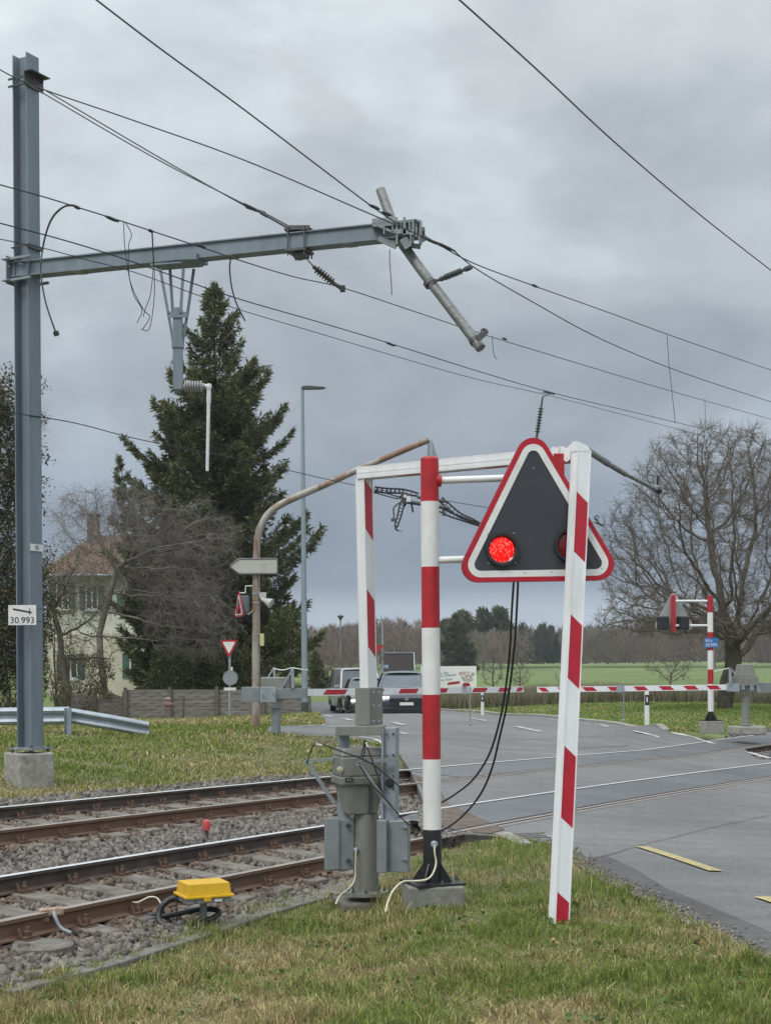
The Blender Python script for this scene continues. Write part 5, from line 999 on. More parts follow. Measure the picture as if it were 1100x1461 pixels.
for (xa, xb, ya, yb, o, sgn) in ((463, 505, 1167, 1240, -.02, 1), (537, 585, 1169, 1244, -.2, -1)):
    cw = MB(); 
    if sgn > 0: cw.beam(Q(484, 1240, o), Q(484, 1168, o), Vector((.215, .05, 0)), Vector((-.02, .11, 0))); cw.beam(Q(474, 1241, o - .07), Q(474, 1167.5, o - .07), Vector((.11, .02, 0)), Vector((-.005, .03, 0)))
    else: cw.beam(Q(565, 1243, o), Q(565, 1170, o), Vector((.20, -.05, 0)), Vector((.02, .11, 0))); cw.beam(Q(546.5, 1244, o - .03), Q(546.5, 1169, o - .03), Vector((.075, -.02, 0)), Vector((.02, .13, 0)))
    cwo = br.part('counterweight', cw, gp, bevel=.006)
    for y_ in ((1180, 1226) if sgn < 0 else (1178, 1228)):
        x_ = 575 if sgn < 0 else 497; br.part('counterweight_bolt', MB().tube([Q(x_, y_, o - .04), Q(x_ + 4, y_, o - .12)], .010, 8).lathe(Q(x_, y_, o - .06), [(.02, 0), (.02, .014)], 6, (.2, -1, 0)), galv if sgn < 0 else darkm, parent=cwo)
for (a_, b_, c_, d_) in (((437, 1086), (476, 1082.5), (440, 1090), (477, 1146)), ((511, 1087.5), (568, 1083.5), (513, 1091), (556, 1152))):
    o = .05 if a_[0] < 500 else -.27
    br.part('side_bracket', MB().bar(Q(*a_, o), Q(*b_, o), .03, .022).bar(Q(*c_, o), Q(*d_, o), .02, .03).bar(Q(*a_, o), Q(a_[0], a_[1] + 5, o), .03, .03), galv2)
tw = MB()
for pts in ([(438, 1090), (443, 1074), (450, 1061), (462, 1063), (490, 1073), (524, 1086), (548, 1103), (575, 1126), (592, 1140)], [(515, 1080), (518, 1068), (521, 1056), (524, 1066), (532, 1088), (540, 1110), (546, 1132)], [(513, 1092), (530, 1118), (552, 1142), (572, 1166), (590, 1181), (604, 1189)], [(516, 1084), (520, 1075), (521, 1060)]):
    br.part('control_cable', MB().tube(catmull([Q(x, y, -.3) for x, y in pts], 6), .0055, 6), wirem)
br.part('cable_tag', MB().beam(Q(451, 1061, -.31), Q(460, 1063, -.31), UP * .012, Vector((0, .01, 0))), whitep); br.part('cable_tag', MB().beam(Q(522, 1059, -.31), Q(525, 1066, -.31), Vector((.012, 0, 0)), Vector((0, .01, 0))), whitep)
br.part('cable_gland', MB().lathe(Q(509, 1212, -.08), [(.018, 0), (.018, .03), (.01, .035)], 10, (-.3, -1, 0)), galv)
br.part('ground_cable', MB().tube(catmull([Q(508, 1213, -.13), Q(507, 1235, -.13), Q(506, 1255, -.14), Q(497, 1268, -.2), Q(485, 1278, -.3), Q(479, 1290, -.35)], 5), .0062, 6), cream_c)
# boom: socket, upright section, folded top, hanging section
w1 = Vector((.54, .84, 0)); n1_ = Vector((.84, -.54, 0)); mb = MB().beam(Q(526.5, 1034, -.02), Q(526.5, 981, -.02), w1 * .19, n1_ * .135); sk = br.part('boom_socket', mb, olive, bevel=.004)
for y_ in (988, 1007, 1029):
    for x_ in (533, 541): br.part('socket_bolt', bolt(MB(), Q(x_, y_, -.14), (.5, -.86, 0), .010, .012), galv, parent=sk)
def stripes(mb, p0, p1, wv, nv, z_list, slant, th, t=.0016):       # slanted red sheets on the face with normal nv
    p0, p1 = Vector(p0), Vector(p1); L_ = (p1 - p0).length; ax = (p1 - p0) / L_; wv = Vector(wv); nn = Vector(nv).normalized(); mb.cur = 1
    for a, b in z_list:
        k = .47; q_ = [p0 + ax * max(0, min(L_, a - slant / 2)) - wv * k, p0 + ax * max(0, min(L_, a + slant / 2)) + wv * k, p0 + ax * max(0, min(L_, b + slant / 2)) + wv * k, p0 + ax * max(0, min(L_, b - slant / 2)) - wv * k]
        of_ = nn * (th / 2 - .003); mb.hexa([v + of_ - nn * .001 for v in q_], [v + of_ + nn * t for v in q_])
def section(p0, p1, wv, hv, wd=.125, th=.072):
    wv, hv = Vector(wv).normalized(), Vector(hv).normalized(); mb = MB(); mb.beam(p0, p1, wv * wd, hv * (th - .006)); 
    for s_ in (-1, 1):                                        # raised lips at both edges of both striped faces
        for f_ in (-1, 1): o = wv * s_ * (wd / 2 - .004) + hv * f_ * (th / 2 - .001); mb.beam(Vector(p0) + o, Vector(p1) + o, wv * .008, hv * .008)
    o = wv * (wd / 2); mb.beam(Vector(p0) - o, Vector(p1) - o, wv * .004, hv * .012); return mb
u0, u1 = Q(526, 984, -.02), Q(519.5, 683, -.05); mb = section(u0, u1, w1, n1_); H1 = (u1 - u0).length; per = .875
yy = lambda y: (984 - y) / (984 - 683) * H1
stripes(mb, u0, u1, w1 * .125, n1_, [(yy(929), yy(848)), (yy(762), yy(690))], -.10, .072); us = br.part('boom', mb, [white, redr])
h0, h1 = P(514, 676, 11.35), P(831, 646, 10.56); hd_ = (h1 - h0).normalized(); hw = Vector((-hd_.y, hd_.x, 0)).normalized(); hh_ = hw.cross(hd_); hh_ = hh_ if hh_.z > 0 else -hh_; HL = (h1 - h0).length
hm = h0.lerp(h1, .83); mb = section(h0, hm, hw, hh_, .125, .085); stripes(mb, h0, hm, hw * .125, -hh_, [(.30, .62), (1.0, 1.38)], .1, .085); br.part('boom', mb, [white, redr], parent=us, label='folded over top section of the boom')
mb = MB()                                                     # crumpled corner
k_ = 9; prev = None
for i in range(k_ + 1):
    f = i / k_; c = hm.lerp(h1, f); w_ = .125 * (1 + .12 * math.sin(i * 2.3)); h_ = .10 * (1 + .15 * math.cos(i * 1.7)); c = c + hh_ * (.012 * math.sin(i * 2.9) - .008); r_ = [c - hw * w_ / 2 - hh_ * h_ / 2, c + hw * w_ / 2 - hh_ * h_ / 2 * .8, c + hw * w_ / 2 * .8 + hh_ * h_ / 2, c - hw * w_ / 2 * .9 + hh_ * h_ / 2 * 1.1]
    if prev: mb.cur = 0; mb.hexa(prev, r_)
    prev = r_
mb.cur = 1; mb.beam(hm - hh_ * .058, h1 - hh_ * .062, hw * .11, hh_ * .004); mb.cur = 0
for f in (.15, .45, .75, .95): c = hm.lerp(h1, f) - hw * .067; mb.beam(c - hh_ * .05, c + hh_ * .055 + hd_ * .012, hd_ * .012, hw * .012)
br.part('crumpled_corner', mb, [white, redr], parent=us)
g0, g1 = P(797, 1317, 9.93), P(829, 645, 10.5); wv = Vector((.89, .45, 0)); nv = Vector((.45, -.89, 0)); mb = section(g0, g1, wv, nv, .118, .075); GL = (g1 - g0).length; gg = lambda y: (1317 - y) / (1317 - 645) * GL
stripes(mb, g0, g1, wv * .118, nv, [(-.2, gg(1281)), (gg(1179), gg(1080)), (gg(984), gg(893)), (gg(801), gg(713))], -.09, .075); mb.cur = 0
cp_ = g1 + (g1 - g0).normalized() * .0; mb.hexa([cp_ - wv * .064 - nv * .037, cp_ + wv * .064 - nv * .037, cp_ + wv * .064 + nv * .037, cp_ - wv * .064 + nv * .037], [cp_ - wv * .058 - nv * .03 + UP * .075, cp_ + wv * .03 - nv * .03 + UP * .045, cp_ + wv * .03 + nv * .03 + UP * .045, cp_ - wv * .058 + nv * .03 + UP * .07])
br.part('boom', mb, [white, redr], parent=us, label='hanging end section of the boom leaning on the grass')
# ------------------------------------------------------------------ far signal seen from behind
DF = 36.0; fp = T('level_crossing_signal', 'far warning signal seen from behind, grey triangle and blue number plate on its post', 'crossing signal', P(1014, 1036, DF)); S2 = DF / F
z_ = lambda y: P(1013, y, DF).z; px_ = P(1013, 940, DF).x; p0, p1 = Vector((px_, DF, z_(1015))), Vector((px_, DF, z_(850))); f_ = lambda y: (1015 - y) / 165.
mb = MB(); bands(mb, p0, p1, [(0, f_(976), 0), (f_(976), f_(955), 1), (f_(955), f_(928), 0), (f_(928), f_(902), 1), (f_(902), f_(874), 0), (f_(874), 1, 1)], .071, 16); fp.part('post', mb, [whitep, redp], smooth=True)
pe = Vector((px_, DF, z_(1028))); mb = MB().tube([pe, p0], .07, 16)
for a in (.5 + i * PI / 2 for i in range(4)): d = Vector((math.cos(a), math.sin(a), 0)); mb.prism([(.06, 0), (.2, 0), (.2, .02), (.066, .2)], pe, d, UP, .012)
mb.box(pe, (.42, .42, .03), rz=.3); fp.part('foot', mb, blkp); fp.part('foundation', MB().box((pe.x, pe.y, pe.z - .16), (.48, .48, .3), rz=.2), conc, bevel=.01)
D2 = DF + .0; fc_ = P(961, 872, D2); yw = Vector((.96, .28, 0)); Tf = rpoly([(-.58, -.46), (.58, -.46), (0, .54)], .1)
fpn = fp.part('sign_panel', MB().prism(Tf, fc_ + Vector((0, .04, 0)), yw, UP, .02), M('grey sign back', (.36, .37, .37), .5, .2, .05, 5, 0, dirt=.1))
fp.part('mounting_bar', MB().bar(P(960, 902, D2 - .08), P(960, 849, D2 - .08), .1, .08), redp, bevel=.01)
for y_ in (857.5, 892.5): fp.part('arm', MB().tube([P(962, y_, D2 - .08), (px_, DF, z_(y_))], .03, 10), whitep, smooth=True)
for x_ in (945.5, 974): fp.part('lamp_housing', MB().box(P(x_, 889, D2 - .1 + (x_ - 960) * .004), (.24, .24, .33), rz=.28), blk, bevel=.03)
np_ = P(1014, 917, DF - .09); pl = fp.part('number_plate', MB().beam(np_ - Vector((.17, 0, 0)), np_ + Vector((.17, 0, 0)), UP * .235, Vector((0, .006, 0))), M('blue plate', (.03, .15, .42), .4, 0, .08, 6)); tm = MB().text('BÜe', np_ + Vector((-.14, -.006, .02)), (1, 0, 0), UP, .095).text('30.993', np_ + Vector((-.145, -.006, -.09)), (1, 0, 0), UP, .108); fp.part('plate_lettering', tm, whitep, parent=pl)
# ------------------------------------------------------------------ far barriers
def far_barrier(label, base, s0, s1, d0, d1, rng_, foot, grp, left):
    t = T('level_crossing_barrier', label, 'barrier', base, grp); a, b = P(*s0, d0), P(*s1, d1); ax = (b - a).normalized(); L_ = (b - a).length; w = ax.cross(UP).normalized(); w = w if w.y < 0 else -w; up_ = w.cross(ax); up_ = up_ if up_.z > 0 else -up_
    mb = MB().beam(a, b, up_ * .13, w * .07); mb.cur = 1; 
    for (x0, x1) in rng_:
        f0 = max(0, (x0 - s0[0]) / (s1[0] - s0[0])); f1 = min(1, (x1 - s0[0]) / (s1[0] - s0[0]))
        A_, B_ = a.lerp(b, f0) + w * .0355, a.lerp(b, f1) + w * .0355; sh = ax * .05 * (1 if True else -1)
        q_ = [A_ - up_ * .047 - sh, B_ - up_ * .047 - sh, B_ + up_ * .047 + sh, A_ + up_ * .047 + sh]; mb.hexa([v - w * .001 for v in q_], [v + w * .002 for v in q_])
    bo = t.part('boom', mb, [white, redr])
    for fx in foot:
        p = a.lerp(b, (fx - s0[0]) / (s1[0] - s0[0])) + w * .05; zg = H(p.x, p.y); t.part('boom_bracket', MB().box(p + UP * .0, (.14, .05, .17)), galv, parent=bo); t.part('hanging_prop', MB().tube([p + w * .04 + Vector((.09, 0, .08)), p + w * .04 + Vector((.09, 0, -.72))], .014, 6).lathe(p + w * .04 + Vector((.09, 0, -.76)), [(.03, 0), (.035, .03), (.02, .05)], 8), galv2, parent=bo)
    return t, a, b, ax, w
DL = 27.3; bl = P(395, 1047, DL); bl.z = H(bl.x, bl.y)
lb, a, b, ax, w = far_barrier('lowered left far barrier with grey counterweight and red striped boom', bl, (438, 988), (745, 983.5), DL, 34, [(457, 483), (506, 530), (552, 577), (598, 620), (660, 682), (702, 722), (733, 743)], (645,), 'lowered far barriers', True)
tri_ = a.lerp(b, (647 - 438) / 307.) + w * .07 + UP * .12; lb.part('boom_flag', MB().prism([(-.14, -.035), (.13, -.035), (.16, .0), (.08, .04), (-.10, .04), (-.17, .0)], tri_, ax, UP, .01), redr)
A_ = lambda x, y, o=0: P(x, y, DL + o)
lb.part('pedestal', MB().tube([A_(394, 1052), A_(394.5, 1010)], .085, 18), gp, smooth=True); lb.part('pedestal_cap', MB().box(A_(394, 1009), (.24, .22, .03), rz=.3).box(A_(397, 1002), (.12, .12, .2), rz=.3), galv2)
lb.part('housing', MB().box(A_(393, 979, .1), (.5, .25, .34), rz=-.3), olive, bevel=.02); lb.part('hub_plate', MB().beam(A_(391, 990, -.1), A_(439, 988.5, 0), UP * .19, Vector((.03, .1, 0))), gp, bevel=.005)
cw = lb.part('counterweight', MB().beam(A_(345, 991, -.16), A_(371, 991, -.16), UP * .28, Vector((0, .07, 0))), gp, bevel=.006); lb.part('counterweight', MB().beam(A_(371.5, 991, -.24), A_(394, 991, -.24), UP * .28, Vector((0, .07, 0))), galv, bevel=.006)
for (x_, y_) in ((349, 993), (375, 992), (390, 990), (398, 990), (412, 989), (431, 989)): lb.part('bolt', bolt(MB(), A_(x_, y_, -.3), (0, -1, 0), .02, .02), galv2)
lb.part('lever_arm', MB().bar(A_(400, 986, -.1), A_(417, 955, -.1), .05, .03).bar(A_(417, 953, -.1), A_(418, 982, -.1), .06, .03), galv); lb.part('lever_arm', MB().bar(A_(382, 968, .2), A_(391, 952, .2), .04, .03).bar(A_(391, 952, .2), A_(392, 968, .2), .04, .03), galv); lb.part('lever_cable', MB().tube(catmull([A_(391, 954, .1), A_(404, 956, 0), A_(417, 953, -.1), A_(430, 955, -.1), A_(440, 956, 0)], 4), .01, 5), whitep)
DR = 34.5; brr = P(1067, 1040, DR); brr.z = H(brr.x, brr.y)
rb, a, b, ax, w = far_barrier('lowered right far barrier in front of the big bare tree', brr, (1038, 980.5), (766, 984), DR, 34.3, [(1009, 1025), (976, 993), (941, 958), (905, 921), (868, 884), (832, 848), (797, 811), (770, 780)][::-1], (882,), 'lowered far barriers', False)
A_ = lambda x, y, o=0: P(x, y, DR + o)
rb.part('pedestal', MB().tube([A_(1063, 1036), A_(1063.5, 992)], .1, 16), olive, smooth=True); rb.part('foundation', MB().box(A_(1065, 1042), (.72, .6, .2), rz=.2), conc, bevel=.03); rb.part('pedestal_flange', MB().lathe(A_(1063, 1035), [(.16, 0), (.16, .03), (.1, .04)], 16), olive)
rb.part('lower_case', fru(MB(), A_(1062, 990), A_(0, 995).z, A_(0, 986).z, (.3, .3), (.44, .36)), olive); rb.part('lid', fru(fru(MB(), A_(1062, 975), A_(0, 986).z, A_(0, 973).z, (.5, .42), (.5, .4)), A_(1062, 968), A_(0, 973).z, A_(0, 955).z, (.42, .36), (.28, .26)), olive, bevel=.015)
rb.part('hub_plate', MB().beam(A_(1036, 980.5, -.05), A_(1054, 981, -.25), UP * .19, Vector((0, .09, 0))), galv); rb.part('counterweight', MB().beam(A_(1078, 981, -.1), A_(1112, 981, .1), UP * .24, Vector((0, .1, 0))), gp, bevel=.006); rb.part('lever_arm', MB().bar(A_(1041, 975, -.2), A_(1041, 952, -.2), .06, .03).bar(A_(1041, 952, -.2), A_(1048, 962, -.2), .03, .03), galv); rb.part('lever_cable', MB().tube(catmull([A_(1041, 953, -.2), A_(1032, 955, -.2), A_(1018, 958, -.2)], 4), .01, 5), whitep)
for (x_, y_) in ((1059, 980), (1072, 981), (1082, 984)): rb.part('cover_plate', MB().box(A_(x_, y_, -.24), (.09, .03, .13)), galv2)
# ------------------------------------------------------------------ trackside things
yel = M('yellow lid plastic', (.62, .38, .015), .4, 0, .06, 5, 0, dirt=.12)
DY = 10.35; Yq = lambda x, y, o=0: P(x, y, DY + o); yt = T('junction_box', 'yellow lidded junction box on a short stub beside the near rail', 'junction box', Yq(291, 1314)); yr = Matrix.Rotation(.42, 3, 'Z'); yc = Yq(291, 1281)
yt.part('stub_post', MB().tube([Yq(290.5, 1320), Yq(290.5, 1286)], .026, 14), galv2, smooth=True); yt.part('base_tray', MB().box(yc + UP * .0, (.32, .27, .035), R=yr), galv2, bevel=.004)
mb = MB().box(yc + UP * .028, (.355, .30, .018), R=yr); fru(mb, yc, yc.z + .036, yc.z + .118, (.32, .265), (.30, .245), R=yr); mb.lathe(yc + UP * .117, [(.055, 0), (.05, .005), (.01, .006)], 20); yt.part('lid', mb, yel, bevel=.008)
yt.part('lid_latch', MB().box(yc + yr @ Vector((-.02, -.155, .015)), (.05, .015, .03), R=yr), yel); yt.part('type_plate', MB().box(yc + yr @ Vector((.07, -.138, 0)), (.07, .004, .02), R=yr), whitep)
for x_ in (-.1, .1): yt.part('tray_bolt', MB().lathe(yc + yr @ Vector((x_, -.136, 0)), [(.009, 0), (.009, .008)], 8, yr @ Vector((0, -1, 0))), darkm)
def ring_cable(label, pts, r, mat=blk, name='cable'): W = catmull([G(*p) + UP * (r * .8 + (p[2] if len(p) > 2 else 0)) for p in [(q[0], q[1]) for q in pts]], 6); tag(MB().tube(W, r, 8).make(name, mat, W[0]), label, 'cable', 'thick cables beside the near rail'); return W
W = catmull([Yq(262, 1284, .03), Yq(247, 1282, .02), Yq(234, 1290), Yq(227, 1305, -.02), Yq(229, 1317, -.08), Yq(240, 1322, -.1)], 6); tag(MB().tube(W, .022, 10).make('cable', blk, W[0], smooth=True), 'thick black cable arching from the yellow box to the ground', 'cable', 'thick cables beside the near rail')
W = catmull([Yq(240, 1322, -.1), Yq(262, 1321, -.1), Yq(288, 1316, -.05), Yq(310, 1306, 0), Yq(311, 1299, .05), Yq(290, 1297, .1), Yq(262, 1302, .1), Yq(235, 1308, .05), Yq(208, 1316, -.05), Yq(210, 1323, -.1), Yq(232, 1326, -.12), Yq(258, 1323, -.12)], 6); tag(MB().tube(W, .02, 10).make('cable', blk, W[0], smooth=True), 'thick black cable coiled flat around the yellow box stub', 'cable', 'thick cables beside the near rail')
W = catmull([Yq(235, 1300, .1), Yq(190, 1312, .1), Yq(165, 1315, .1), Yq(150, 1308, .2), Yq(138, 1298, .3)], 6); tag(MB().tube(W, .016, 8).make('cable', blk, W[0], smooth=True), 'black cable running left along the near rail from the coil', 'cable', 'thick cables beside the near rail')
W = catmull([Yq(252, 1284, -.1), Yq(252, 1300, -.1), Yq(253, 1316, -.1)], 5); tag(MB().tube(W, .005, 6).make('cable', blk, W[0]), 'thin black lead hanging from the yellow box corner', 'cable', 'thick cables beside the near rail')
W = catmull([Yq(189, 1287, .15), Yq(198, 1287, .14), Yq(213, 1280, .12), Yq(224, 1281, .12), Yq(230, 1289, .1)], 5); tag(MB().tube(W, .006, 6).make('cable', cream_c, W[0]), 'short beige lead on the web of the near rail', 'cable', 'thick cables beside the near rail')
# rail contact with its cable
rc = Pt(73, 1303, TC_ + GA + .15); rt_ = T('rail_contact', 'rusty orange brown contact block clamped under the near rail', 'rail contact', rc); rt_.part('block', MB().box(rc + UP * .01, (.16, .07, .05), rz=.5).box(rc + Vector((-.05, -.02, -.03)), (.08, .06, .04), rz=.4), M('orange rust block', (.36, .20, .13), .85, 0, .4, 30, .4, col2=(.45, .34, .25)), bevel=.008); rt_.part('cable', MB().tube(catmull([rc + Vector((.03, -.05, .02)), rc + Vector((.05, -.08, -.02)), rc + Vector((.09, -.10, -.08)), rc + Vector((.16, -.12, -.11))], 5), .012, 8), galv2)
# red marker cap between the tracks
Dm = Pt(295, 1180, (TA + GA + TC_) / 2).y; mk = P(295, 1186, Dm); mt = T('track_marker', 'small red rounded marker cap standing between the two tracks', 'marker', mk); mt.part('stem', MB().tube([mk - UP * .08, mk + UP * .04], .02, 8), darkm); mt.part('cap', MB().lathe(mk + UP * .01, [(.036, 0), (.038, .02), (.038, .07), (.03, .095), (.012, .106)], 16), M('faded red plastic', (.50, .07, .07), .5, 0, .12, 20), smooth=True)
# drain grate in the near corner of the road, round concrete cover in the stones
gp_ = G(756, 1195); gc = T('drain_grate', 'grey slotted drain grate in the asphalt at the near verge corner', 'drain grate', gp_); gz_ = H(gp_.x, gp_.y) + .016; gm = MB()
for i in range(7): gm.box((gp_.x - .15 + i * .05, gp_.y, gz_), (.022, .42, .02), rz=.2)
gc.part('grate', gm.box((gp_.x, gp_.y - .2, gz_), (.36, .03, .022), rz=.2).box((gp_.x, gp_.y, gz_), (.36, .03, .022), rz=.2).box((gp_.x, gp_.y + .2, gz_), (.36, .03, .022), rz=.2), M('cast iron', (.14, .14, .14), .6, .3, .2, 20, .2)); gc.part('frame', MB().box((gp_.x, gp_.y, gz_ - .008), (.46, .52, .014), rz=.2), conc2)
cv_ = G(60, 1352); cv_.z += .012; single('cable_cover', 'round flat concrete cover lying in the stones at lower left', 'concrete cover', MB().lathe(cv_, [(.20, -.04), (.20, .005), (.185, .012)], 28), M('dark damp cover concrete', (.14, .13, .115), .95, 0, .3, 12, .5, dirt=.5), cv_)
tlm = M('stained trough concrete', (.15, .145, .13), .95, 0, .25, 8, .5, dirt=.4)
for i, (s_, lab) in enumerate([(6.2, 'flat concrete trough lid nearest the lower left corner, half under the grass'), (7.2, 'flat concrete trough lid beside the round cover'), (8.2, 'flat concrete trough lid just left of the yellow box'), (9.2, 'flat concrete trough lid at the foot of the yellow box'), (10.2, 'flat concrete trough lid between yellow box and barrier machine')]):
    ta_, tb_ = NEARF(s_) + .09, NEARF(s_ + 1) + .09; xa, ya = xy(ta_, s_); xb, yb = xy(tb_, s_ + .985); single('trough_cover', lab, 'trough lid', MB().beam((xa, ya, H(xa, ya) - .018), (xb, yb, H(xb, yb) - .018), NX * .26, UP * .07), tlm, (xa, ya, H(xa, ya)), 'cable trough lids along the near track', bevel=.01)
# ------------------------------------------------------------------ left background furniture
DC = 30.0; K_ = lambda x, y, o=0: P(x, y, DC + o); rp_ = M('rust streaked pole paint', (.33, .315, .285), .6, .1, .12, 3, .1, dirt=.95, dcol=(.19, .105, .06), dlo=.44, dhi=.58, stretch=(3., 3., .9)); cpb = K_(365, 1040); cpb.z = H(cpb.x, cpb.y)
cpo = T('curved_pole', 'rusty streaked pole with curved top arm carrying blank arrow sign and loudspeaker', 'pole', cpb)
pts = [cpb - UP * .1, K_(365.5, 950), K_(366, 830), K_(366.5, 790), K_(369, 762), K_(377, 742), K_(390, 727), K_(408, 716), K_(430, 706), K_(470, 689), K_(520, 666), K_(570, 645), K_(611, 628)]
cpo.part('pole_shaft', MB().tube([pts[0], pts[1], pts[2]] + catmull(pts[2:9], 5) + pts[9:], [.083] * 2 + [.08] + [.075] * 31 + [.068, .066, .063, .06], 14), rp_, smooth=True)
eb = MB().bar(K_(612, 628), K_(612, 654), .07, .06).add([K_(616, 627), K_(625, 655), K_(616, 655), K_(616, 627, .05), K_(625, 655, .05), K_(616, 655, .05)], [(0, 1, 2), (5, 4, 3), (0, 3, 4, 1), (1, 4, 5, 2), (2, 5, 3, 0)]); cpo.part('end_bracket', eb, galv2)
gsn = M('grey white sign back', (.43, .44, .40), .55, .05, .06, 8, 0, dirt=.3); sg_ = cpo.part('arrow_sign', MB().prism(rpoly([K for K in [(-.56, 0.), (-.36, -.165), (.44, -.165), (.44, .165), (-.36, .165)]], .035, 4), K_(366, 808, -.11), (1, 0, 0), UP, .03), gsn, bevel=.004); ringprism(mbx := MB(), rpoly([(-.555, 0.), (-.355, -.16), (.435, -.16), (.435, .16), (-.355, .16)], .035, 4), rpoly([(-.53, 0.), (-.345, -.14), (.415, -.14), (.415, .14), (-.345, .14)], .03, 4), K_(366, 808, -.145), (1, 0, 0), UP, .004); cpo.part('sign_rim', mbx, darkm, parent=sg_)
for y_ in (806, 847, 860, 905, 918): mb = MB(); ring(mb, K_(366, y_), UP, .083, .006, .03); cpo.part('band_clamp', mb, galv)
cpo.part('loudspeaker', MB().lathe(K_(373, 854, -.05), [(.04, 0), (.045, .08), (.10, .22), (.105, .24)], 16, (.85, -.25, -.45)).box(K_(375, 849, -.02), (.14, .12, .11)), M('greyed white plastic', (.42, .43, .42), .5, 0, .06, 6, 0, dirt=.3), smooth=True); cpo.part('switch_box', MB().box(K_(374, 913, -.05), (.08, .1, .25)), M('pale yellow box', (.52, .50, .26), .5, 0, .05, 5), bevel=.01)
cs = T('side_crossing_signal', 'small crossing warning triangle seen edge on, left of the curved pole', 'crossing signal', K_(341, 862)); ux2 = Vector((.36, -.93, 0)); o_ = K_(342, 866); fn_ = Vector((-.93, -.36, 0))
if ux2.cross(UP).dot(fn_) < 0: ux2 = -ux2
so_ = cs.part('sign_panel', MB().prism(rpoly([(-.34, -.2), (.34, -.2), (0, .36)], .05), o_, ux2, UP, .015), redr)
cs.part('inner_panel', MB().prism(rpoly([(-.27, -.165), (.27, -.165), (0, .27)], .03), o_ + fn_ * .004, ux2, UP, .014), whitep, parent=so_); cs.part('centre_panel', MB().prism(rpoly([(-.22, -.14), (.22, -.14), (0, .21)], .03), o_ + fn_ * .006, ux2, UP, .0145), blkpl, parent=so_)
cs.part('lens', MB().lathe(o_ + fn_ * .02 - UP * .05, [(.085, 0), (.085, .03), (.03, .04)], 14, fn_), M('dull red lens', (.32, .02, .03), .3, 0, .2, 20), smooth=True); cs.part('lamp_housing', MB().box(K_(350, 862), (.16, .2, .34)), M('slate housing', (.10, .12, .15), .5, 0, .1, 8), bevel=.02); cs.part('support_arm', MB().tube([K_(342, 846), K_(350, 846), K_(351, 836), K_(362, 836)], .014, 6).tube([K_(350, 874), K_(355, 877), K_(362, 870)], .014, 6), whitep)
DGw = 42.; g = lambda x, y, o=0: P(x, y, DGw + o); gb = g(328, 1027); gb.z = H(gb.x, gb.y); gw = T('give_way_sign', 'red and white give way triangle above a round sign seen from behind', 'road sign', gb)
gw.part('post', MB().tube([gb, g(328, 918, .04)], .035, 10), galv, smooth=True); tw_ = [(-.27, .26), (.27, .26), (0, -.26)]; gw.part('yield_plate', MB().prism(rpoly(tw_[::-1], .04), g(327, 926, -.03), (1, 0, 0), UP, .012), redp); gw.part('yield_centre', MB().prism(rpoly(inset(tw_[::-1], .055), .02), g(327, 926, -.045), (1, 0, 0), UP, .004), whitep)
gw.part('round_plate', MB().lathe(g(329, 967, -.05), [(.21, 0), (.21, .01)], 24, (0, -1, 0)), M('grey plate back', (.28, .30, .32), .5, .3, .08, 7), smooth=False); gw.part('plate_rim', MB().lathe(g(329, 967, -.056), [(.195, 0), (.212, 0), (.212, .012), (.195, .012)], 24, (0, -1, 0), ring=True), galv); gw.part('plate_bracket', MB().box(g(331, 955, -.02), (.05, .05, .14)).bar(g(320, 983), g(337, 983), .05, .08), whitep)
DS = 42.; k = lambda x, y, o=0: P(x, y, DS + o); lb_ = k(435, 1020); lb_.z = H(lb_.x, lb_.y); sl = T('street_lamp', 'tall slim grey street lamp standing beside the spruce', 'street lamp', lb_); topz = k(431, 553).z
sl.part('column', MB().tube([lb_, Vector((lb_.x, lb_.y, lb_.z + 4)), Vector((lb_.x, lb_.y, topz))], [.095, .075, .045], 14), M('blue grey lamp paint', (.25, .31, .34), .45, .2, .06, 4), smooth=True); sl.part('lamp_head', MB().prism([(-.03, -.03), (.0, .035), (.12, .05), (.62, .01), (.66, -.02), (.55, -.045), (.1, -.055)], Vector((lb_.x, DS + .09, topz)), (1, 0, 0), UP, .18), darkm, bevel=.01); sl.part('base_sleeve', MB().tube([lb_, lb_ + UP * .35], .105, 14), M('dark green sleeve', (.05, .07, .06), .5, 0, .1, 8), smooth=True)
wood = M('weathered grey fence wood', (.17, .155, .14), .9, 0, .3, 2.5, .6, col2=(.24, .225, .20), stretch=(.4, 1, 6)); woodp = M('dark fence post', (.12, .105, .085), .9, 0, .3, 8, .5)
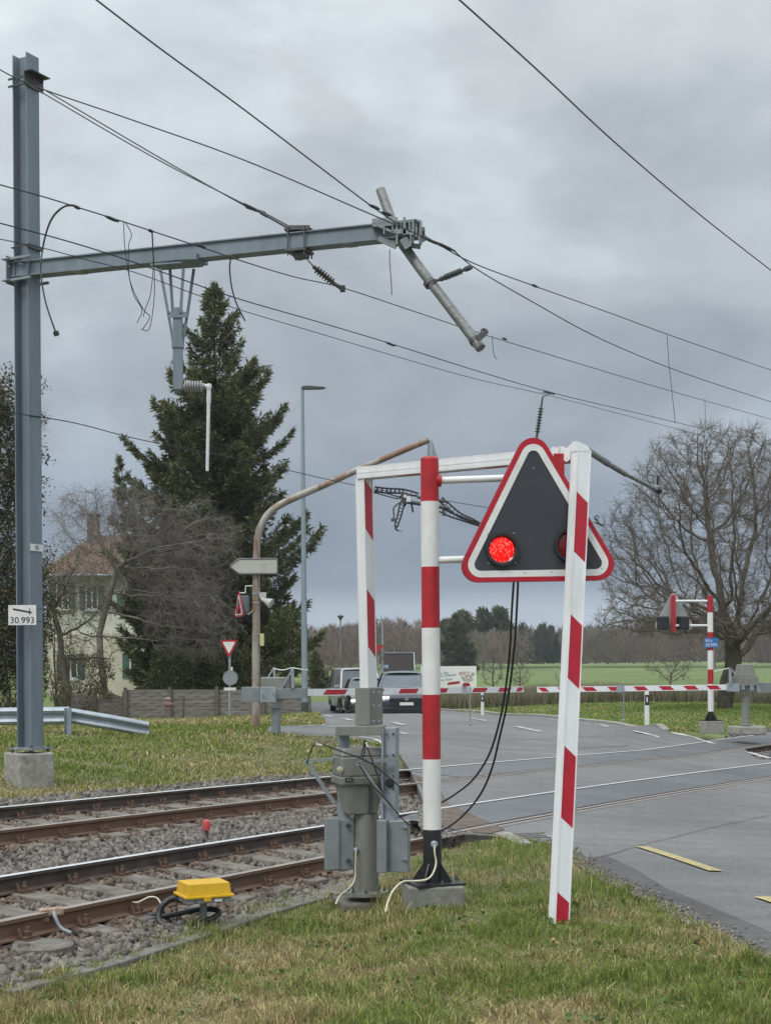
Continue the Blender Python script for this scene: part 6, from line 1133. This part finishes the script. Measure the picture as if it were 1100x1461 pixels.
def fence(label, pxs, d0, d1, ytop, ybot, arch=False):
    a = P(pxs[0], ybot, d0); t = T('wooden_fence', label, 'fence', (a.x, a.y, H(a.x, a.y)), 'wooden garden fences'); n = len(pxs)
    for i in range(n - 1):
        da, db = d0 + (d1 - d0) * i / (n - 1), d0 + (d1 - d0) * (i + 1) / (n - 1); A0, B0 = P(pxs[i], ybot, da), P(pxs[i + 1], ybot, db); ht = (ybot - ytop) * (da + db) / 2 / F; u = (B0 - A0); u.z = 0; Lp = u.length; u = u / Lp; nb = 9; mb = MB(); vd = u.cross(UP)
        zl = min(A0.z, B0.z); N_ = 14
        for j in range(nb):
            z0_, z1_ = zl + ht * j / nb, zl + ht * (j + 1) / nb + .01
            for q_ in range(N_):
                f0, f1 = q_ / N_, (q_ + 1) / N_; ar = (lambda f: (math.sin(PI * f) * .18 - .17) if arch and j > nb - 4 else 0.); off = lambda f: .009 * math.sin(f * PI * 6 + (PI if j % 2 else 0)) 
                p_ = lambda f, z: Vector((A0.x, A0.y, 0)) + u * Lp * f + vd * off(f) + UP * (z + ar(f) * (j - nb + 4) / 3 if arch and j > nb - 4 else z)
                a0, a1, b0, b1 = p_(f0, z0_), p_(f1, z0_), p_(f1, z1_), p_(f0, z1_); mb.hexa([v - vd * .006 for v in (a0, a1, b0, b1)], [v + vd * .006 for v in (a0, a1, b0, b1)])
        t.part('panel', mb, wood)
    for i in range(n): da = d0 + (d1 - d0) * i / (n - 1); A0 = P(pxs[i], ybot, da); t.part('post', MB().beam((A0.x, A0.y - .06, H(A0.x, A0.y) - .1), (A0.x, A0.y - .06, P(0, ytop - 2, da).z), Vector((.11, 0, 0)), Vector((0, .09, 0))), woodp)
fence('long grey wooden fence of woven panels behind the give way sign', [180, 243, 310, 376, 442], 50, 50.5, 984, 1026)
fence('lower arched brown wooden fence panel before the house', [92, 136, 178], 52, 52, 990, 1022, True)
hb = P(240, 1030, 44); hb.z = H(hb.x, hb.y); hy = T('fire_hydrant', 'small faded pink capped hydrant post before the wooden fence', 'hydrant', hb); hy.part('stem', MB().tube([hb, hb + UP * .42], .07, 12), M('dull grey hydrant', (.20, .18, .17), .6, .1, .2, 12)); hy.part('cap', MB().lathe(hb + UP * .36, [(.08, 0), (.09, .12), (.15, .14), (.15, .2), (.09, .22), (.11, .32), (.05, .38)], 12), M('faded pink cap', (.30, .19, .17), .6, 0, .2, 12), smooth=True)
sb = P(262, 1023, 46); sb.z = H(sb.x, sb.y); single('wooden_stake', 'thin wooden stake leaning at the foot of the long fence', 'stake', MB().tube([sb, sb + Vector((.02, 0, .75))], .035, 8), woodp, sb)
# guardrail
DGR = 25.5; gr0 = P(98, 1048, 26); gr = T('guardrail', 'grey steel guardrail with end sloping to the ground behind the mast', 'guardrail', (gr0.x, gr0.y, H(gr0.x, gr0.y)))
def wprof(pts, w=.31): 
    prof = [(-.5, 0), (-.42, .055), (-.30, .075), (-.16, .055), (-.08, .01), (.08, .01), (.16, .055), (.30, .075), (.42, .055), (.5, 0)]; mb = MB(); rings = []
    for p, tilt in pts: rings.append([p + UP * a * w + Vector((0, -b, 0)) for a, b in prof] + [p + UP * a * w + Vector((0, -b + .008, 0)) for a, b in prof[::-1]])
    k = 20; vs = [v for r in rings for v in r]; mb.add(vs, [(i * k + j, i * k + (j + 1) % k, (i + 1) * k + (j + 1) % k, (i + 1) * k + j) for i in range(len(rings) - 1) for j in range(k)] + [tuple(range(k)), tuple(range((len(rings) - 1) * k, len(rings) * k))[::-1]]); return mb
gr.part('rail', wprof([(P(-60, 1023, 26), 0), (P(100, 1021, 26), 0)]), galv); gr.part('rail', wprof([(P(101, 1021, 25.95), 0), (P(160, 1031, 26), 0), (P(214, 1041, 26.2), 0)], .27), galv, label='sloping end section of the guardrail')
for x_, y0_, y1_ in ((98, 1010, 1050), (-40, 1012, 1050)): a_, b_ = P(x_, y1_, 25.83), P(x_, y0_, 25.83); chan(m_ := MB(), a_ - UP * .1, b_, (1, 0, 0), .12, (0, -1, 0), .06, .006); gr.part('post', m_, galv)
b_ = P(198, 1034, 26.3); gr.part('post', MB().box(b_ - UP * .1, (.12, .1, .3)), galv)
# ------------------------------------------------------------------ roadside things at the back
def delin(label, px, ytop, ybot, d):
    b = P(px, ybot, d); b.z = H(b.x, b.y); t = T('delineator_post', label, 'roadside post', b, 'white roadside delineator posts'); h = P(px, ytop, d).z - b.z
    t.part('post_body', MB().prism([(-.06, 0), (.06, 0), (.055, h * .97), (0, h), (-.055, h * .93)], b + Vector((0, .05, 0)), (1, 0, 0), UP, .09), whitep, bevel=.006); t.part('black_band', MB().beam(b + Vector((0, -.043, h * .6)), b + Vector((0, -.043, h * .88)), Vector((.116, 0, 0)), Vector((0, .006, 0))), blk); t.part('reflector', MB().beam(b + Vector((0, -.047, h * .68)), b + Vector((0, -.047, h * .82)), Vector((.035, 0, 0)), Vector((0, .006, 0))), whitep)
delin('white delineator post beneath the right far boom', 922.5, 985, 1026, 40); delin('white delineator post right of the billboard', 688, 988, 1014, 56)
DBB = 72.; q_ = lambda x, y, o=0: P(x, y, DBB + o); bb = T('billboard', 'white roadside board with slanted lettering and a cluster of little shields', 'billboard', (q_(650, 1000).x, DBB, H(q_(650, 1000).x, DBB)))
sb_ = DBB / F; x0, x1 = q_(600, 965).x, q_(679.5, 965).x; zt, zb_ = q_(640, 950.5).z, q_(640, 986).z; bo_ = bb.part('board', MB().box(((x0 + x1) / 2, DBB, (zt + zb_) / 2), (x1 - x0, .05, zt - zb_)), M('white board', (.80, .81, .81), .5, 0, .02, 3))
for x_ in (606, 624, 664, 676): p = q_(x_, 985); bb.part('leg', MB().box((p.x, DBB + .06, (zb_ + H(p.x, DBB)) / 2 + .2), (.09, .05, zb_ - H(p.x, DBB) + .4)), woodp if x_ < 630 else whitep)
sl_ = Vector((1, 0, .10)).normalized(); su = Vector((-.10, 0, 1)).normalized(); grn = M('grey green lettering', (.12, .20, .20), .6, 0, .1, 5)
lm = MB().text('in der', q_(627, 962.8, -.03), sl_, su, 5.6 * sb_, 'LEFT', .002).text('freundlich erlebten', q_(613, 967.8, -.03), sl_, su, 5.0 * sb_, 'LEFT', .002).text('besseren Stadt', q_(618, 973, -.03), sl_, su, 4.6 * sb_, 'LEFT', .002); bb.part('lettering', lm, grn, parent=bo_)
bb.part('red_label', MB().prism([(-9 * sb_, -1.8 * sb_), (8 * sb_, -1.6 * sb_), (9.5 * sb_, 0), (8 * sb_, 2 * sb_), (-8 * sb_, 1.6 * sb_)], q_(647, 974.5, -.03), sl_, su, .006), redp, parent=bo_)
shc = [(657, 961.5, (.42, .08, .09)), (662, 960.5, (.35, .20, .12)), (668, 960.5, (.55, .30, .22)), (674.5, 962, (.12, .14, .10)), (660, 967, (.28, .30, .16)), (665.5, 965.5, (.40, .14, .10)), (671, 965.5, (.16, .28, .10)), (663, 970.5, (.25, .30, .14)), (668, 971, (.42, .24, .14)), (672.5, 970, (.3, .36, .2))]
for i, (x_, y_, c_) in enumerate(shc): sh_ = bb.part('shield', MB().prism([(-2 * sb_, 2.2 * sb_), (-2 * sb_, -.4 * sb_), (0, -2.4 * sb_), (2 * sb_, -.4 * sb_), (2 * sb_, 2.2 * sb_)][::1], q_(x_, y_, -.03 - i * .001), (1, 0, 0), UP, .005), M('shield colour %s' % 'abcdefghij'[i], c_, .6, 0, .25, 9), parent=bo_); bb.part('shield_field', MB().prism([(-.9 * sb_, 1.2 * sb_), (-.9 * sb_, -.2 * sb_), (0, -1.2 * sb_), (.9 * sb_, -.2 * sb_), (.9 * sb_, 1.2 * sb_)], q_(x_, y_, -.037 - i * .001), (1, 0, 0), UP, .003), whitep, parent=sh_)
DW = 130.; w_ = lambda x, y, o=0: P(x, y, DW + o); b = w_(546, 972); b.z = H(b.x, b.y); pl_ = T('flood_light_pole', 'slim pole with small blue sign beside the dark roofed building', 'lamp post', b); pl_.part('pole_shaft', MB().tube([b, w_(545.5, 886)], [.1, .06], 8), galv); pl_.part('lamp_head', MB().beam(w_(537, 884.5), w_(546, 884.5), UP * .12, Vector((0, .3, 0))), galv2); pl_.part('blue_sign', MB().beam(w_(547, 951, -.12), w_(554, 951, -.12), UP * .28, Vector((0, .03, 0))), M('pale blue sign', (.30, .45, .62), .5, 0, .05, 4))
b = w_(486, 980, 10); b.z = H(b.x, b.y); st = T('siren_mast', 'thin mast with a small dark head rising above the bare trees', 'mast', b); st.part('pole_shaft', MB().tube([b, w_(486, 884, 10)], [.12, .08], 8), galv2); st.part('mast_head', MB().lathe(w_(486, 885, 10), [(.1, 0), (.14, .15), (.28, .3), (.3, .42), (.12, .5)], 10), darkm)
b = w_(540, 975, -20); b.z = H(b.x, b.y); yt2 = T('give_way_sign', 'small distant give way triangle behind the upright boom', 'road sign', b); yt2.part('post', MB().tube([b, w_(540, 935, -20)], .04, 6), galv); yt2.part('yield_plate', MB().prism([(-.42, .3), (.42, .3), (0, -.3)][::-1], w_(540, 926, -20.1), (1, 0, 0), UP, .03), redp)
# ------------------------------------------------------------------ cars
tyre = M('tyre rubber', (.022, .022, .024), .8, 0, .2, 20); rimm = M('alloy rim', (.32, .33, .34), .35, .7, .1, 10); headl = M('lit headlight', (.95, .95, .90), .2, 0, 0, 5, emit=5.0); trim = M('black grille', (.012, .012, .014), .4, 0, .1, 20); wsg = M('windscreen', (.035, .05, .065), .05, 0, .3, 1.2, coat=.3)
def car(label, base, yaw, paint, van=False, cat='car', sc=1.0):
    t = T('parked_van' if van else 'waiting_car', label, cat, base, 'vehicles waiting at the closed barrier'); R = Matrix.Rotation(yaw, 3, 'Z'); o = Vector(base)
    X_ = lambda x, y, z: o + R @ Vector((x * sc, y * sc, z * sc))           # x across, y back from the nose (nose at y=0), z up
    Wd = .92 if van else .90
    if van: st_ = [(0, .30, .55, .78, .80), (.10, .22, .86, .86, .93), (.55, .2, 1.02, .90, 1.0), (.95, .2, 1.10, .92, 1.0), (3.0, .2, 1.08, .95, 1.0), (4.9, .22, 1.08, .94, 1.0), (5.1, .35, 1.05, .9, 1.)]
    else: st_ = [(0, .28, .55, .74, .9), (.09, .19, .70, .84, .97), (.35, .17, .80, .88, 1.), (1.0, .17, .93, .90, 1.), (1.3, .17, .97, .90, 1.), (3.2, .17, .97, .91, 1.), (4.1, .2, .98, .88, 1.), (4.3, .35, .9, .8, 1.)]
    mb = MB(); rings = []
    for (y, z0, z1, w, _) in st_:
        h = z1 - z0; rings.append([X_(a * w, y, z0 + h * b) for a, b in ((-.82, 0), (-.97, .12), (-1.0, .45), (-.97, .78), (-.86, .97), (-.5, 1.02), (0, 1.045), (.5, 1.02), (.86, .97), (.97, .78), (1., .45), (.97, .12), (.82, 0))])
    k = 13; vs = [v for r in rings for v in r]; mb.add(vs, [(i * k + j, (i + 1) * k + j, (i + 1) * k + (j + 1) % k, i * k + (j + 1) % k) for i in range(len(rings) - 1) for j in range(k)] + [tuple(range(k)), tuple(range((len(rings) - 1) * k, len(rings) * k))[::-1]])
    body = t.part('body', mb, paint, smooth=True)
    # cabin: glass block with roof and pillars
    if van: gb = [(.85, 1.06, .84), (1.45, 1.80, .72), (1.7, 1.86, .71), (4.9, 1.86, .71), (5.08, 1.06, .84)]
    else: gb = [(1.15, .93, .80), (1.95, 1.36, .60), (2.3, 1.42, .585), (3.3, 1.40, .575), (4.15, .95, .72)]
    rr = []
    for (y, z, w) in gb: rr.append((y, z, w))
    zb0 = gb[0][1] - .05; ls = MB(); v = []
    for (y, z, w) in gb: v += [X_(-w, y, z), X_(w, y, z)]
    n = len(gb); wb = gb[0][2]; lower = [X_(-wb, gb[0][0], zb0), X_(wb, gb[0][0], zb0), X_(wb, gb[-1][0], zb0), X_(-wb, gb[-1][0], zb0)]
    vs = v + lower; i0 = 2 * n; fs = [(2 * i, 2 * i + 1, 2 * i + 3, 2 * i + 2) for i in range(n - 1)] + [tuple([i0] + [2 * i for i in range(n)] + [i0 + 3]), tuple([i0 + 1] + [2 * i + 1 for i in range(n)] + [i0 + 2])[::-1]]
    t.part('windows', MB().add(vs, fs), wsg, label=None)
    rf = MB(); r_ = [(y, z + .018, w + .012) for (y, z, w) in gb[1:-1]]; tp = [[X_(-w, y, z - .01), X_(-w * .75, y, z + .035), X_(0, y, z + .05), X_(w * .75, y, z + .035), X_(w, y, z - .01)] for (y, z, w) in r_]
    vs = [p for r in tp for p in r]; rf.add(vs, [(i * 5 + j, i * 5 + j + 1, (i + 1) * 5 + j + 1, (i + 1) * 5 + j) for i in range(len(tp) - 1) for j in range(4)])
    for s_ in (-1, 1):
        for i in (0, n - 2): rf.bar(X_(s_ * gb[i][2], gb[i][0], gb[i][1]), X_(s_ * gb[i + 1][2], gb[i + 1][0], gb[i + 1][1]), .07 * sc, .05 * sc)
        ym = (gb[1][0] + gb[-2][0]) / 2; rf.bar(X_(s_ * (wb + .005), ym, zb0), X_(s_ * (gb[2][2] + .01), ym, gb[2][1]), .07 * sc, .03 * sc); rf.bar(X_(s_ * gb[1][2], gb[1][0], gb[1][1] + .01), X_(s_ * gb[-2][2], gb[-2][0], gb[-2][1] + .01), .05 * sc, .05 * sc)
    t.part('roof', rf, paint)
    zh = .82 if van else .66
    for s_ in (-1, 1):
        t.part('headlight', MB().prism(rpoly([(-.12, -.04), (.10, -.03), (.13, .04), (-.10, .035)], .02, 3), X_(s_ * .66, .035 if not van else .03, zh), (R @ Vector((1, .18 * s_, 0))).normalized() * sc, UP * sc, .06), headl)
        m_ = MB().box(X_(s_ * (Wd + .06), 1.35 if not van else 1.1, zb0 + .12), (.2 * sc, .1 * sc, .14 * sc), R=R); t.part('wing_mirror', m_, paint, bevel=.02)
        for y_ in ((.85, 3.45) if not van else (.85, 4.1)):
            c_ = X_(s_ * (Wd - .13), y_, .32); wh = t.part('wheel', MB().lathe(c_ - R @ Vector((s_ * .1, 0, 0)) * sc, [(.2, 0), (.30, 0), (.325, .04), (.325, .18), (.30, .225), (.2, .225)], 24, R @ Vector((s_, 0, 0)), ring=True), tyre, smooth=True); t.part('rim', MB().lathe(c_ + R @ Vector((s_ * .115, 0, 0)) * sc, [(.2, 0), (.19, .012), (.05, .02)], 12, R @ Vector((s_, 0, 0))), rimm, parent=wh)
            t.part('wheel_arch', MB().tube([X_(s_ * (Wd - .005), y_ + .36 * math.cos(a), .32 + .36 * math.sin(a)) for a in np.linspace(0, PI, 12)], .03 * sc, 5), trim, parent=wh)
    if van: t.part('grille', MB().box(X_(0, .0, .70), (1.0, .06, .14), R=R), trim, bevel=.01); t.part('bumper', MB().box(X_(0, .02, .36), (1.5, .12, .2), R=R), trim, bevel=.03)
    else: t.part('grille', MB().prism(rpoly([(-.50, -.20), (.50, -.20), (.60, .12), (-.60, .12)], .05, 3), X_(0, .02, .52), R @ Vector((1, 0, 0)), UP, .06), trim); t.part('bumper', MB().box(X_(0, .04, .25), (1.62, .16, .2), R=R), trim, bevel=.03); t.part('badge', MB().lathe(X_(0, -.03, .62), [(.065, 0), (.065, .015)], 16, R @ Vector((0, -1, 0))), rimm)
    t.part('licence_plate', MB().box(X_(0, -.035, .46 if not van else .42), (.46 if not van else .5, .02, .10), R=R), whitep)
    return t
cdark = M('dark blue grey car paint', (.016, .022, .034), .25, .3, .06, 3, coat=.7); cblk = M('black car paint', (.018, .02, .023), .25, .2, .1, 3, coat=.8); cvan = M('grey van paint', (.40, .41, .41), .3, .4, .06, 3, coat=.6)
def cb_(px, d): x = P(px, 0, d).x; return Vector((x, d, H(x, d) + .0))
car('dark blue hatchback waiting in front behind the lowered boom', cb_(573, 49.5), .05, cdark, sc=1.07); car('black car partly hidden behind the upright boom', cb_(525, 54.5), .10, cblk, sc=1.04); car('silver grey van waiting last in the line', cb_(512, 60.5), .15, cvan, van=True, cat='van')
